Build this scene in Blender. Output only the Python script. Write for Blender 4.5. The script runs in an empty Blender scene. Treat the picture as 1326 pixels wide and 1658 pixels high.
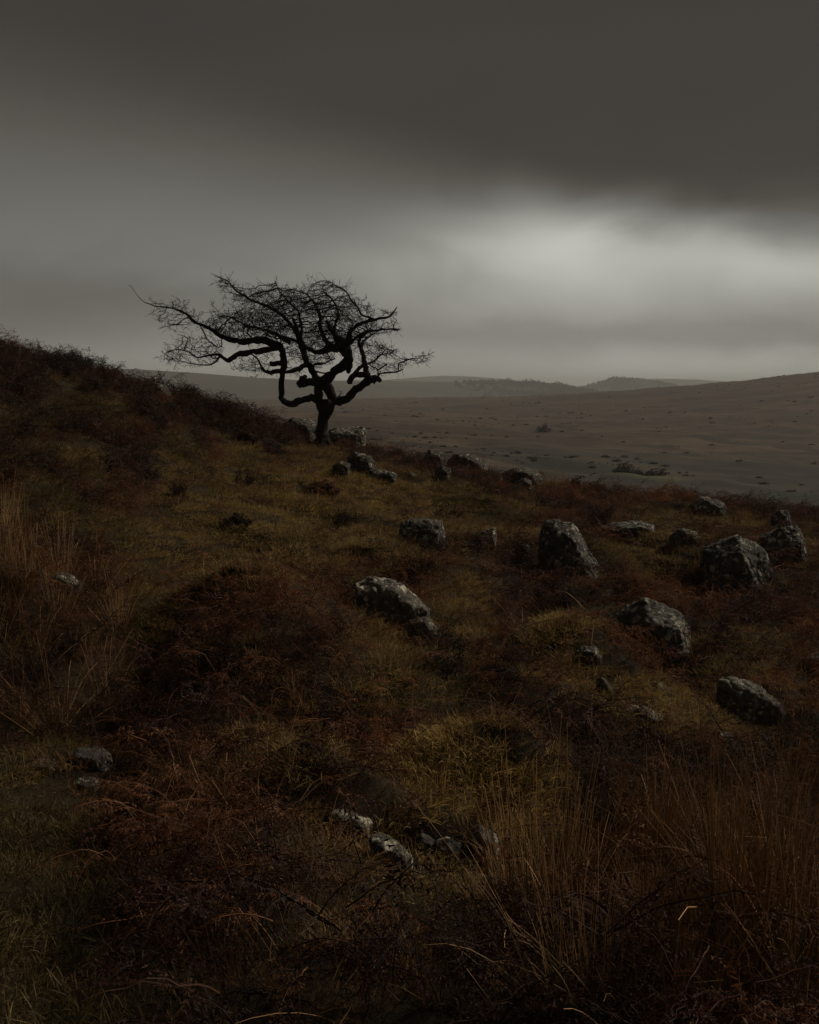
import bpy, bmesh, math, random
import numpy as np
from mathutils import Vector

random.seed(7)
RNG = np.random.default_rng(7)
R = math.radians
scene = bpy.context.scene
col = scene.collection

# ------------------------------------------------------------------ camera
F, CX, CY, HOR = 1850.0, 663.0, 829.0, 640.0      # photograph pixels
PITCH = math.atan((CY - HOR) / F)
EYE = 1.6
cam_data = bpy.data.cameras.new('camera')
cam_data.sensor_fit = 'VERTICAL'
cam_data.sensor_height = 30.0
cam_data.lens = F / 1658.0 * 30.0
cam_data.clip_start = 0.1
cam_data.clip_end = 40000
cam = bpy.data.objects.new('camera', cam_data)
cam.location = (0, 0, EYE)
cam.rotation_euler = (math.pi / 2 - PITCH, 0, 0)
col.objects.link(cam)
scene.camera = cam

# ------------------------------------------------------------------ light
SUN_AZ, SUN_EL = R(58), R(36)
SUN_STRENGTH, SUN_ANGLE = 1.5, R(11)
scene.view_settings.view_transform = 'Standard'
scene.view_settings.look = 'None'
scene.view_settings.gamma = 1
scene.view_settings.exposure = 0.7
scene.view_settings.use_curve_mapping = False
sd = bpy.data.lights.new('sun', 'SUN')
sd.energy = SUN_STRENGTH
sd.angle = SUN_ANGLE
sd.color = (1.0, 0.90, 0.75)
sun = bpy.data.objects.new('sun', sd)
sdir = Vector((math.sin(SUN_AZ) * math.cos(SUN_EL), math.cos(SUN_AZ) * math.cos(SUN_EL), math.sin(SUN_EL)))
sun.rotation_euler = (-sdir).to_track_quat('-Z', 'Y').to_euler()
sun.location = sdir * 60
col.objects.link(sun)
scene.cycles.max_bounces = 5
scene.cycles.diffuse_bounces = 3
scene.cycles.glossy_bounces = 2
scene.cycles.transparent_max_bounces = 6
scene.cycles.volume_bounces = 0
scene.cycles.use_denoising = True
scene.cycles.denoising_input_passes = 'RGB_ALBEDO_NORMAL'
scene.cycles.denoising_prefilter = 'NONE'
scene.cycles.use_adaptive_sampling = False


class N:
    """Small helper around one node tree."""
    def __init__(self, tree):
        self.t = tree
        self.n = tree.nodes
        self.l = tree.links

    def node(self, kind, **kw):
        nd = self.n.new(kind)
        for k, v in kw.items():
            setattr(nd, k, v)
        return nd

    def put(self, sock, v):
        if hasattr(v, 'links'):
            self.l.new(v, sock)
        else:
            sock.default_value = v

    def math(self, op, a, b=0.0, c=None, clamp=False):
        nd = self.node('ShaderNodeMath', operation=op, use_clamp=clamp)
        self.put(nd.inputs[0], a)
        self.put(nd.inputs[1], b)
        if c is not None:
            self.put(nd.inputs[2], c)
        return nd.outputs[0]

    def step(self, x, a, b):
        nd = self.node('ShaderNodeMapRange', interpolation_type='SMOOTHERSTEP')
        self.put(nd.inputs[0], x)
        self.put(nd.inputs[1], a)
        self.put(nd.inputs[2], b)
        return nd.outputs[0]

    def noise(self, vec, scale, detail=4.0, rough=0.55, dist=0.0):
        nd = self.node('ShaderNodeTexNoise')
        if vec is not None:
            self.put(nd.inputs['Vector'], vec)
        nd.inputs['Scale'].default_value = scale
        nd.inputs['Detail'].default_value = detail
        nd.inputs['Roughness'].default_value = rough
        nd.inputs['Distortion'].default_value = dist
        return nd.outputs['Fac']

    def mix(self, fac, a, b, mode='MIX'):
        nd = self.node('ShaderNodeMix', data_type='RGBA', blend_type=mode)
        self.put(nd.inputs[0], fac)
        for s, v in ((nd.inputs[6], a), (nd.inputs[7], b)):
            self.put(s, v if hasattr(v, 'links') else (*v[:3], 1.0))
        return nd.outputs[2]

    def ramp(self, fac, stops):
        nd = self.node('ShaderNodeValToRGB')
        cr = nd.color_ramp
        while len(cr.elements) < len(stops):
            cr.elements.new(0.5)
        for e, (p, c) in zip(cr.elements, stops):
            e.position = p
            e.color = (*c, 1.0)
        self.put(nd.inputs[0], fac)
        return nd.outputs[0]

    def mapping(self, vec, scale):
        nd = self.node('ShaderNodeMapping')
        self.put(nd.inputs[0], vec)
        nd.inputs['Scale'].default_value = scale
        return nd.outputs[0]


def make_world():
    w = bpy.data.worlds.new('World')
    scene.world = w
    w.use_nodes = True
    w.node_tree.nodes.clear()
    g = N(w.node_tree)
    tc = g.node('ShaderNodeTexCoord').outputs['Generated']
    sx = g.node('ShaderNodeSeparateXYZ')
    g.put(sx.inputs[0], tc)
    x, y, z = sx.outputs
    el = g.math('MULTIPLY', g.math('ARCSINE', z), 57.2958)
    az = g.math('MULTIPLY', g.math('ARCTAN2', x, y), 57.2958)
    soft = g.noise(g.mapping(tc, (1.0, 1.0, 2.6)), 2.4, 3.0, 0.5, 0.4)
    fine = g.noise(g.mapping(tc, (1.0, 1.0, 2.2)), 7.0, 4.0, 0.5, 0.5)
    w1 = g.math('SUBTRACT', soft, 0.5)
    w2 = g.math('SUBTRACT', fine, 0.5)
    # warped elevation: ragged cloud edges
    elw = g.math('ADD', el, g.math('ADD', g.math('MULTIPLY', w1, 3.4), g.math('MULTIPLY', w2, 2.4)))
    azw = g.math('ADD', az, g.math('ADD', g.math('MULTIPLY', w1, -6.0), g.math('MULTIPLY', w2, 7.0)))
    # underside of the dark cloud deck, lower towards the right
    base = g.math('MAXIMUM', g.math('MULTIPLY_ADD', x, SKY['base_slope'], SKY['base']), 5.0)
    width = g.math('MAXIMUM', g.math('MULTIPLY_ADD', x, -13.0, 4.2), 2.5)
    under = g.step(g.math('DIVIDE', g.math('SUBTRACT', base, elw), width), -1.0, 1.0)

    def gauss(a0, e0, sa, se, amp):
        da = g.math('DIVIDE', g.math('SUBTRACT', azw, a0), sa)
        de = g.math('DIVIDE', g.math('SUBTRACT', elw, e0), se)
        q = g.math('ADD', g.math('MULTIPLY', da, da), g.math('MULTIPLY', de, de))
        return g.math('MULTIPLY', g.math('POWER', 2.71828, g.math('MULTIPLY', q, -1.0)), amp)

    lum = g.math('ADD', g.math('MULTIPLY_ADD', w1, 0.03, SKY['low']), g.math('MULTIPLY', w2, 0.045))
    for s in SKY['spots']:
        lum = g.math('ADD', lum, gauss(*s))
    deck = g.math('MULTIPLY_ADD', w1, 0.014, SKY['deck'])
    lum = g.math('ADD', g.math('MULTIPLY', under, g.math('SUBTRACT', lum, deck)), deck)
    lum = g.math('MAXIMUM', lum, 0.015)
    tint = g.mix(g.step(lum, 0.02, 0.09), SKY['dark_tint'], SKY['light_tint'])
    cl = g.mix(1.0, tint, lum, 'MULTIPLY')
    # a thin trace of the clear sky above the cloud
    ns = g.node('ShaderNodeTexSky', sky_type='NISHITA')
    ns.sun_disc = False
    ns.sun_elevation = SUN_EL
    ns.sun_rotation = SUN_AZ
    ns.air_density = 1.0
    ns.dust_density = 3.0
    # background strength 0.1: cloud radiance is given 10x
    cl10 = g.mix(1.0, cl, (10.0, 10.0, 10.0), 'MULTIPLY')
    c = g.mix(0.006, cl10, ns.outputs[0])
    bg = g.node('ShaderNodeBackground')
    g.put(bg.inputs[0], c)
    bg.inputs[1].default_value = 0.1
    out = g.node('ShaderNodeOutputWorld')
    g.l.new(bg.outputs[0], out.inputs[0])
    w.cycles.sampling_method = 'MANUAL'
    w.cycles.sample_map_resolution = 1024


SKY = dict(
    base=9.8, base_slope=-5.5, low=0.082, deck=0.0180,
    dark_tint=(1.12, 1.0, 0.86), light_tint=(1.0, 1.0, 0.915),
    # azimuth, elevation, azimuth width, elevation width, amount (degrees)
    spots=[(11.0, 5.4, 15.0, 3.8, 0.16), (7.6, 6.8, 5.2, 1.7, 0.15), (18.0, 6.2, 4.5, 1.4, 0.11),
           (-15.0, 9.0, 9.0, 3.5, 0.022), (-16.0, 4.3, 10.0, 1.7, -0.022),
           (16.0, 0.7, 13.0, 1.5, 0.26), (-8.0, 1.0, 12.0, 1.6, 0.10), (13.0, 2.7, 13.0, 0.7, -0.055)],
)
make_world()

# ------------------------------------------------------------------ maths helpers
CP, SP = math.cos(PITCH), math.sin(PITCH)


def at(u, v, Y):
    """World point on the ray of pixel (u, v) at forward distance Y."""
    dx, dy = (u - CX) / F, -(v - CY) / F
    d = np.array([dx, CP + dy * SP, -SP + dy * CP])
    return np.array([0, 0, EYE]) + d * (Y / d[1])


def project(p):
    p = np.asarray(p, float) - np.array([0, 0, EYE])
    f = p[..., 1] * CP - p[..., 2] * SP
    up = p[..., 1] * SP + p[..., 2] * CP
    f = np.where(f < 0.05, 0.05, f)
    return CX + F * p[..., 0] / f, CY - F * up / f


def _h(ix, iy, iz, seed):
    n = (ix * 374761393 + iy * 668265263 + iz * 2147483647 + seed * 1274126177) & 0xFFFFFFFF
    n = ((n ^ (n >> 13)) * 1274126177) & 0xFFFFFFFF
    n = ((n ^ (n >> 16)) * 2246822519) & 0xFFFFFFFF
    return ((n ^ (n >> 15)) & 0xFFFFFF) / float(0xFFFFFF) * 2 - 1


def vnoise(p, seed=0):
    p = np.asarray(p, float)
    if p.shape[-1] == 2:
        p = np.concatenate([p, np.zeros(p.shape[:-1] + (1,))], -1)
    i = np.floor(p).astype(np.int64)
    f = p - i
    f = f * f * f * (f * (f * 6 - 15) + 10)
    r = 0
    for a in (0, 1):
        for b in (0, 1):
            for c in (0, 1):
                wgt = (f[..., 0] if a else 1 - f[..., 0]) * (f[..., 1] if b else 1 - f[..., 1]) * (f[..., 2] if c else 1 - f[..., 2])
                r = r + wgt * _h(i[..., 0] + a, i[..., 1] + b, i[..., 2] + c, seed)
    return r


def fbm(p, octaves=4, seed=0, gain=0.5):
    p = np.asarray(p, float)
    r, a = 0, 1.0
    for o in range(octaves):
        r = r + a * vnoise(p * (2.03 ** o) + 17.3 * o, seed + o)
        a *= gain
    return r


def smooth(a, b, x):
    t = np.clip((np.asarray(x, float) - a) / (b - a), 0, 1)
    return t * t * (3 - 2 * t)


class Plate:
    """Thin-plate spline through height points."""
    def __init__(self, pts, unit, lam=0.0):
        P = np.array(pts, float)
        self.c, self.unit = P[:, :2] / unit, unit
        n = len(P)
        d = np.linalg.norm(self.c[:, None] - self.c[None], axis=-1)
        K = self.phi(d) + lam * np.eye(n)
        A = np.zeros((n + 3, n + 3))
        A[:n, :n] = K
        A[:n, n] = 1
        A[:n, n + 1:] = self.c
        A[n:, :n] = A[:n, n:].T
        self.w = np.linalg.solve(A, np.concatenate([P[:, 2], np.zeros(3)]))

    @staticmethod
    def phi(r):
        return np.where(r > 1e-9, r * r * np.log(np.maximum(r, 1e-9)), 0)

    def __call__(self, x, y):
        q = np.stack([x, y], -1).reshape(-1, 2) / self.unit
        out = np.empty(len(q))
        n = len(self.c)
        for s in range(0, len(q), 20000):
            b = q[s:s + 20000]
            d = np.linalg.norm(b[:, None] - self.c[None], axis=-1)
            out[s:s + 20000] = self.phi(d) @ self.w[:n] + self.w[n] + b @ self.w[n + 1:]
        return out.reshape(np.shape(x))


# ------------------------------------------------------------------ terrain
near_px = [
    (0, 1658, 3.1), (330, 1658, 3.0), (663, 1658, 2.95), (1000, 1658, 2.95), (1326, 1658, 3.0),
    (0, 1420, 4.1), (200, 1420, 4.1), (450, 1440, 4.0), (700, 1440, 4.3), (1000, 1450, 4.2), (1326, 1450, 4.4),
    (0, 1250, 5.4), (150, 1245, 5.4), (330, 1260, 5.2), (560, 1300, 5.1), (760, 1270, 5.5), (960, 1290, 5.9), (1326, 1300, 6.2),
    (0, 1060, 7.0), (220, 1070, 7.4), (420, 1060, 7.2), (640, 1090, 7.0), (860, 1110, 7.6), (1060, 1150, 8.0), (1326, 1150, 8.6),
    (0, 900, 8.6), (130, 900, 9.6), (300, 930, 10.2), (470, 930, 10.0), (640, 970, 9.4), (830, 960, 10.6), (920, 1030, 9.2), (1060, 1070, 9.8), (1326, 1020, 11.0),
    (0, 790, 10.2), (160, 800, 12.0), (330, 830, 13.0), (520, 840, 14.0), (700, 880, 13.0), (920, 925, 12.6), (1060, 930, 13.4), (1200, 945, 13.4), (1326, 920, 14.2),
    (0, 690, 12.6), (130, 710, 14.5), (300, 740, 16.5), (450, 770, 18.0), (620, 800, 18.5), (800, 830, 18.5), (1000, 850, 19.5), (1150, 860, 20), (1326, 865, 20.5),
    (0, 588, 16), (100, 612, 17), (200, 632, 18), (270, 664, 19), (350, 668, 20), (425, 694, 21.5), (480, 730, 23.5),
    (525, 722, 25.5), (600, 740, 25), (720, 768, 25.5), (880, 790, 26), (1000, 805, 28), (1160, 826, 30), (1326, 842, 31),
    (-250, 500, 16), (-250, 760, 10), (-250, 1100, 6), (1600, 860, 33), (1600, 1000, 13), (1600, 1300, 6.5), (-500, 520, 22),
]
near_pts = [at(*p) for p in near_px]
near_pts += [(0, 0, 0), (-4, 0, 0.25), (4, 0, -0.35), (0, -8, -0.2), (-10, -6, 1.2), (10, -6, -2.0),
             (-7, 24, 1.7), (-4.6, 27, 0.7), (-12, 24, 2.9), (-3.5, 33, -0.7), (0, 34, -1.1), (4, 36, -2.2), (12, 42, -3.6), (-12, 36, 1.5),
             (0, 48, -4.5), (-8, 48, -2.5), (-20, 50, 0.0), (10, 55, -6.5), (22, 50, -6.2), (0, 75, -10), (-25, 75, -6), (30, 75, -11),
             (-30, 20, 6.0), (-45, 40, 5), (30, 15, -5.5), (45, 40, -9), (-40, -20, 4), (40, -20, -8), (0, -40, -1)]
near_h = Plate(near_pts, 10.0, 0.003)

far_px = [
    (1326, 850, 150), (1100, 822, 160), (900, 790, 180), (740, 755, 210), (600, 715, 250), (450, 700, 290), (200, 700, 300), (-100, 700, 300),
    (1326, 745, 330), (1100, 735, 350), (900, 712, 380), (720, 694, 420), (500, 676, 480), (200, 672, 500),
    (1326, 660, 620), (1100, 668, 640), (900, 670, 680), (700, 664, 740), (450, 660, 800), (100, 660, 800),
    (1326, 603, 950), (1200, 616, 1000), (1100, 626, 1050), (1000, 634, 1100), (900, 640, 1150), (800, 644, 1200), (700, 646, 1250), (560, 648, 1300), (400, 650, 1300), (150, 652, 1300),
    (1700, 560, 900), (1700, 700, 450), (-400, 650, 1200),
]
far_pts = [at(*p) for p in far_px]
far_pts += [(0, 90, -11.5), (40, 90, -13.5), (-40, 90, -6), (-100, 120, -4), (90, 90, -15), (0, 130, -13.5), (-60, 160, -9),
            (600, 1600, 6), (250, 1700, -18), (-300, 1900, -22), (0, 2600, -34), (1200, 2400, -20), (-1300, 2300, -25),
            (0, -150, -4), (200, -100, -18), (-200, -100, 6), (0, -1500, -20), (1500, -1200, -20), (-1500, -1200, -10),
            (2500, 800, -5), (-2500, 800, -15), (0, 5500, -45), (4500, 4000, -45), (-4500, 4000, -45), (0, -5000, -40), (4800, -3000, -40), (-4800, -3000, -40)]
far_h = Plate(far_pts, 400.0, 0.0)

# local hummocks: pixel, distance, height, radius across, radius along, turn
BUMPS = [(755, 1275, 5.55, 0.26, 0.42, 0.42, 0), (850, 1310, 5.4, 0.08, 0.25, 0.35, 0), (480, 1230, 5.7, 0.10, 0.35, 0.3, 0),
         (590, 1345, 4.85, 0.10, 0.28, 0.25, 0), (740, 1375, 4.75, 0.08, 0.25, 0.2, 0),
         (890, 1065, 9.0, 0.27, 0.34, 0.7, 0.5), (1010, 1120, 8.5, 0.16, 0.4, 0.5, 0), (1150, 1180, 8.0, 0.14, 0.5, 0.5, 0),
         (430, 1010, 8.8, 0.40, 0.75, 0.6, 0), (330, 1075, 7.2, 0.12, 0.4, 0.5, 0), (520, 1060, 7.4, 0.12, 0.6, 0.5, 0),
         (700, 920, 11.0, 0.22, 0.6, 0.6, 0), (500, 800, 17, 0.22, 0.7, 0.8, 0), (290, 1310, 5.0, 0.26, 0.3, 0.4, 0), (420, 1330, 4.8, 0.16, 0.4, 0.35, 0), (235, 1090, 7.3, -0.16, 0.25, 0.9, 0.1), (640, 1180, 6.2, -0.14, 0.5, 0.35, 0), (860, 1210, 6.6, -0.18, 0.5, 0.5, 0),
         (330, 1400, 4.2, 0.14, 0.3, 0.3, 0), (520, 1480, 3.9, 0.08, 0.4, 0.3, 0), (1100, 960, 12.5, -0.18, 1.2, 0.8, 0),
         (1230, 1060, 10.2, 0.16, 0.6, 0.6, 0), (960, 950, 12.2, 0.12, 0.9, 0.6, 0), (1050, 895, 16.0, 0.18, 1.0, 1.0, 0),
         (100, 1265, 5.35, 0.06, 0.4, 0.3, 0), (1020, 1085, 9.4, -0.26, 0.8, 0.55, 0), (620, 1410, 4.55, -0.09, 0.4, 0.2, 0), (760, 1440, 4.45, -0.12, 0.4, 0.2, 0), (135, 1255, 5.25, -0.05, 0.3, 0.2, 0)]
BUMP_W = [(at(u, v, Y), a, rx, ry, t) for u, v, Y, a, rx, ry, t in BUMPS]


def terrain(x, y, detail=True):
    x, y = np.asarray(x, float), np.asarray(y, float)
    r = np.hypot(x, y)
    w = smooth(50, 105, r)
    xn, yn = x * np.minimum(1, 110 / np.maximum(r, 1)), y * np.minimum(1, 110 / np.maximum(r, 1))
    z = near_h(xn, yn) * (1 - w) + far_h(x, y) * w
    z = z - 0.07 * (1 - w)                 # the plants stand on top of this
    for c, a, rx, ry, t in BUMP_W:
        dx, dy = x - c[0], y - c[1]
        ex = (dx * math.cos(t) + dy * math.sin(t)) / rx
        ey = (-dx * math.sin(t) + dy * math.cos(t)) / ry
        z = z + a * np.exp(-(ex * ex + ey * ey))
    if detail:
        p = np.stack([x, y], -1)
        n1 = fbm(p * 0.62, 3, 11) * 0.15 + np.maximum(vnoise(p * 2.1, 5), -0.35) * 0.065 * smooth(-0.5, 0.4, vnoise(p * 0.5, 8))
        s_ = (x * 0.89 + y * 0.46) / 1.15 + 0.35 * vnoise(p * 0.6, 90)
        t_ = (-x * 0.46 + y * 0.89) / 4.2
        led = 0.42 - np.abs(vnoise(np.stack([s_, t_], -1), 91))
        n1 = n1 + led * 0.38 * smooth(3.5, 6.0, r) * (1 - smooth(14, 22, r)) * smooth(-2.6, -0.6, x)
        n2 = fbm(p * 0.06, 4, 23) * 0.9
        n3 = fbm(p * 0.006, 4, 31) * 3.0
        z = z + n1 * (1 - smooth(60, 120, r)) * smooth(0.5, 2.5, r) + n2 * smooth(70, 160, r) + n3 * smooth(250, 700, r) * 0.5
    return z


def hit(u, v, lo=2.0, hi=60.0):
    """Where the ray of a pixel first meets the ground."""
    Y = np.exp(np.linspace(math.log(lo), math.log(hi), 900))
    d = at(u, v, 1.0) - np.array([0, 0, EYE])
    p = np.array([0, 0, EYE]) + d[None] * Y[:, None]
    tz = terrain(p[:, 0], p[:, 1])
    below = p[:, 2] < tz
    gap = (p[:, 2] - tz) / Y
    k = int(np.argmax(below)) if below.any() else int(np.argmin(np.where(Y < 32, gap, 9.0)))
    q = p[k]
    return np.array([q[0], q[1], float(terrain(q[0], q[1]))])


# ------------------------------------------------------------------ object helpers
def mesh_obj(name, verts, faces, mat=None, parent=None, smooth_shade=False, attr=None, link=True):
    me = bpy.data.meshes.new(name)
    me.from_pydata(verts if isinstance(verts, list) else np.asarray(verts).tolist(), [], faces if isinstance(faces, list) else np.asarray(faces).tolist())
    if smooth_shade:
        me.shade_smooth()
    if attr is not None:
        a = me.attributes.new('t', 'FLOAT', 'POINT')
        a.data.foreach_set('value', np.asarray(attr, np.float32))
    if mat:
        me.materials.append(mat)
    o = bpy.data.objects.new(name, me)
    if parent:
        o.parent = parent
    if link:
        col.objects.link(o)
    return o


def tag(o, label=None, cat=None, group=None, kind=None):
    if label: o['label'] = label
    if cat: o['category'] = cat
    if group: o['group'] = group
    if kind: o['kind'] = kind
    return o


def empty(name, loc=(0, 0, 0), rz=0.0):
    o = bpy.data.objects.new(name, None)
    o.empty_display_size = 0.2
    o.location = loc
    o.rotation_euler = (0, 0, rz)
    col.objects.link(o)
    return o


class Tubes:
    """Collects tapering tubes (or flat blades) as one mesh."""
    def __init__(self):
        self.v, self.f, self.t, self.n = [], [], [], 0

    def add(self, pts, rad, k=3, tval=None, side=None):
        P = np.asarray(pts, float)
        n = len(P)
        rad = np.broadcast_to(np.asarray(rad, float), (n,))
        T = np.gradient(P, axis=0)
        T /= np.maximum(np.linalg.norm(T, axis=1, keepdims=True), 1e-9)
        ref = np.asarray(side, float) if side is not None else (np.array([0.31, 0.9, 0.3]) if abs(T[0, 1]) < 0.8 else np.array([0.9, 0.1, 0.4]))
        A = np.cross(T, ref)
        A /= np.maximum(np.linalg.norm(A, axis=1, keepdims=True), 1e-9)
        B = np.cross(T, A)
        tv = np.linspace(0, 1, n) if tval is None else np.broadcast_to(tval, (n,))
        b = self.n
        if k == 2:
            ring = np.stack([P - A * rad[:, None], P + A * rad[:, None]], 1)
        else:
            an = np.arange(k) / k * 2 * math.pi
            ring = P[:, None] + rad[:, None, None] * (np.cos(an)[None, :, None] * A[:, None] + np.sin(an)[None, :, None] * B[:, None])
        self.v.append(ring.reshape(-1, 3))
        self.t.append(np.repeat(tv, k))
        for i in range(n - 1):
            if k == 2:
                self.f.append((b + 2 * i, b + 2 * i + 1, b + 2 * i + 3, b + 2 * i + 2))
            else:
                for j in range(k):
                    j2 = (j + 1) % k
                    self.f.append((b + i * k + j, b + i * k + j2, b + (i + 1) * k + j2, b + (i + 1) * k + j))
        if k > 3:
            self.f.append(tuple(b + j for j in range(k))[::-1])
            self.f.append(tuple(b + (n - 1) * k + j for j in range(k)))
        self.n += n * k

    def tri(self, a, b, c, t):
        self.v.append(np.array([a, b, c], float))
        self.t.append(np.full(3, t))
        self.f.append((self.n, self.n + 1, self.n + 2))
        self.n += 3

    def build(self, name, mat, parent=None, link=True, smooth_shade=False):
        return mesh_obj(name, np.concatenate(self.v), self.f, mat, parent, smooth_shade, np.concatenate(self.t), link)


# ------------------------------------------------------------------ materials
def new_mat(name):
    m = bpy.data.materials.new(name)
    m.use_nodes = True
    m.node_tree.nodes.clear()
    g = N(m.node_tree)
    bs = g.node('ShaderNodeBsdfPrincipled')
    out = g.node('ShaderNodeOutputMaterial')
    g.l.new(bs.outputs[0], out.inputs[0])
    bs.inputs['Roughness'].default_value = 0.85
    bs.inputs['Specular IOR Level'].default_value = 0.25
    return m, g, bs


def plant_mat(name, stops, tip=None, rough=0.75, instanced=True, spread=0.35, trans=0.35):
    """Colour by a per-plant tint, changing along the stem; small random variation."""
    m, g, bs = new_mat(name)
    if instanced:
        a = g.node('ShaderNodeAttribute', attribute_type='INSTANCER', attribute_name='tint').outputs['Fac']
    else:
        a = g.node('ShaderNodeObjectInfo').outputs['Random']
    c = g.ramp(a, stops)
    t = g.node('ShaderNodeAttribute', attribute_name='t').outputs['Fac']
    if tip is not None:
        c = g.mix(g.step(t, 0.25, 0.95), c, tip)
    geo = g.node('ShaderNodeNewGeometry')
    rnd = geo.outputs['Random Per Island']
    val = g.math('MULTIPLY_ADD', rnd, 2 * spread, 1 - spread)
    c = g.mix(1.0, c, val, 'MULTIPLY')
    g.put(bs.inputs['Base Color'], c)
    bs.inputs['Roughness'].default_value = rough
    if trans:
        tr = g.node('ShaderNodeBsdfTranslucent')
        g.put(tr.inputs[0], c)
        mx = g.node('ShaderNodeMixShader')
        mx.inputs[0].default_value = trans
        g.l.new(bs.outputs[0], mx.inputs[1])
        g.l.new(tr.outputs[0], mx.inputs[2])
        g.l.new(mx.outputs[0], [n for n in g.n if n.type == 'OUTPUT_MATERIAL'][0].inputs[0])
    return m


def rock_mat(name, k):
    m, g, bs = new_mat(name)
    tc = g.node('ShaderNodeTexCoord').outputs['Object']
    oi = g.node('ShaderNodeObjectInfo')
    vadd = g.node('ShaderNodeVectorMath', operation='ADD')
    g.put(vadd.inputs[0], tc)
    g.put(vadd.inputs[1], oi.outputs['Location'])
    p = vadd.outputs[0]
    big = g.noise(p, 3.0, 5, 0.6)
    med = g.noise(p, 14.0, 6, 0.65, 0.6)
    grain = g.noise(p, 70.0, 4, 0.7)
    c = g.ramp(med, [(0.30, (0.022, 0.019, 0.016)), (0.52, (0.078, 0.069, 0.057)), (0.75, (0.155, 0.138, 0.112))])
    c = g.mix(g.math('MULTIPLY', g.step(big, 0.45, 0.7), 0.6), c, (0.05, 0.047, 0.042))
    # pale lichen discs
    for sc, th, tone in ((9.0, 0.42, (0.52, 0.48, 0.39)), (22.0, 0.40, (0.45, 0.42, 0.33))):
        vo = g.node('ShaderNodeTexVoronoi', feature='F1')
        dv = g.node('ShaderNodeVectorMath', operation='ADD')
        nz = g.node('ShaderNodeTexNoise')
        g.put(nz.inputs['Vector'], p)
        nz.inputs['Scale'].default_value = sc * 2.2
        sub = g.node('ShaderNodeVectorMath', operation='SCALE')
        g.put(sub.inputs[0], nz.outputs['Color'])
        sub.inputs['Scale'].default_value = 0.06
        g.put(dv.inputs[0], p)
        g.put(dv.inputs[1], sub.outputs[0])
        g.put(vo.inputs['Vector'], dv.outputs[0])
        vo.inputs['Scale'].default_value = sc
        sep = g.node('ShaderNodeSeparateColor')
        g.put(sep.inputs[0], vo.outputs['Color'])
        disc = g.math('SUBTRACT', 1.0, g.step(vo.outputs['Distance'], th - 0.08, th))
        pick = g.math('MULTIPLY', disc, g.math('GREATER_THAN', sep.outputs[0], 0.52))
        patch = g.math('MULTIPLY', pick, g.step(g.noise(p, 3.7, 3), 0.38, 0.54))
        c = g.mix(g.math('MULTIPLY', patch, g.math('MULTIPLY_ADD', grain, 0.7, 0.3)), c, tone)
    # moss where it faces up
    geo = g.node('ShaderNodeNewGeometry')
    sn = g.node('ShaderNodeSeparateXYZ')
    g.put(sn.inputs[0], geo.outputs['Normal'])
    up = g.step(sn.outputs[2], 0.62, 0.98)
    mo = g.math('MULTIPLY', up, g.step(g.noise(p, 7.0, 5, 0.6), 0.56, 0.66))
    c = g.mix(mo, c, (0.045, 0.044, 0.016))
    c = g.mix(1.0, c, g.math('MULTIPLY_ADD', grain, 0.9, 0.55), 'MULTIPLY')
    c = g.mix(1.0, c, (k, k, k * 0.98), 'MULTIPLY')
    g.put(bs.inputs['Base Color'], c)
    bs.inputs['Roughness'].default_value = 0.9
    bp = g.node('ShaderNodeBump')
    bp.inputs['Strength'].default_value = 0.9
    bp.inputs['Distance'].default_value = 0.02
    g.put(bp.inputs['Height'], g.math('ADD', med, g.math('MULTIPLY', grain, 0.45)))
    g.l.new(bp.outputs[0], bs.inputs['Normal'])
    return m


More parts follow.
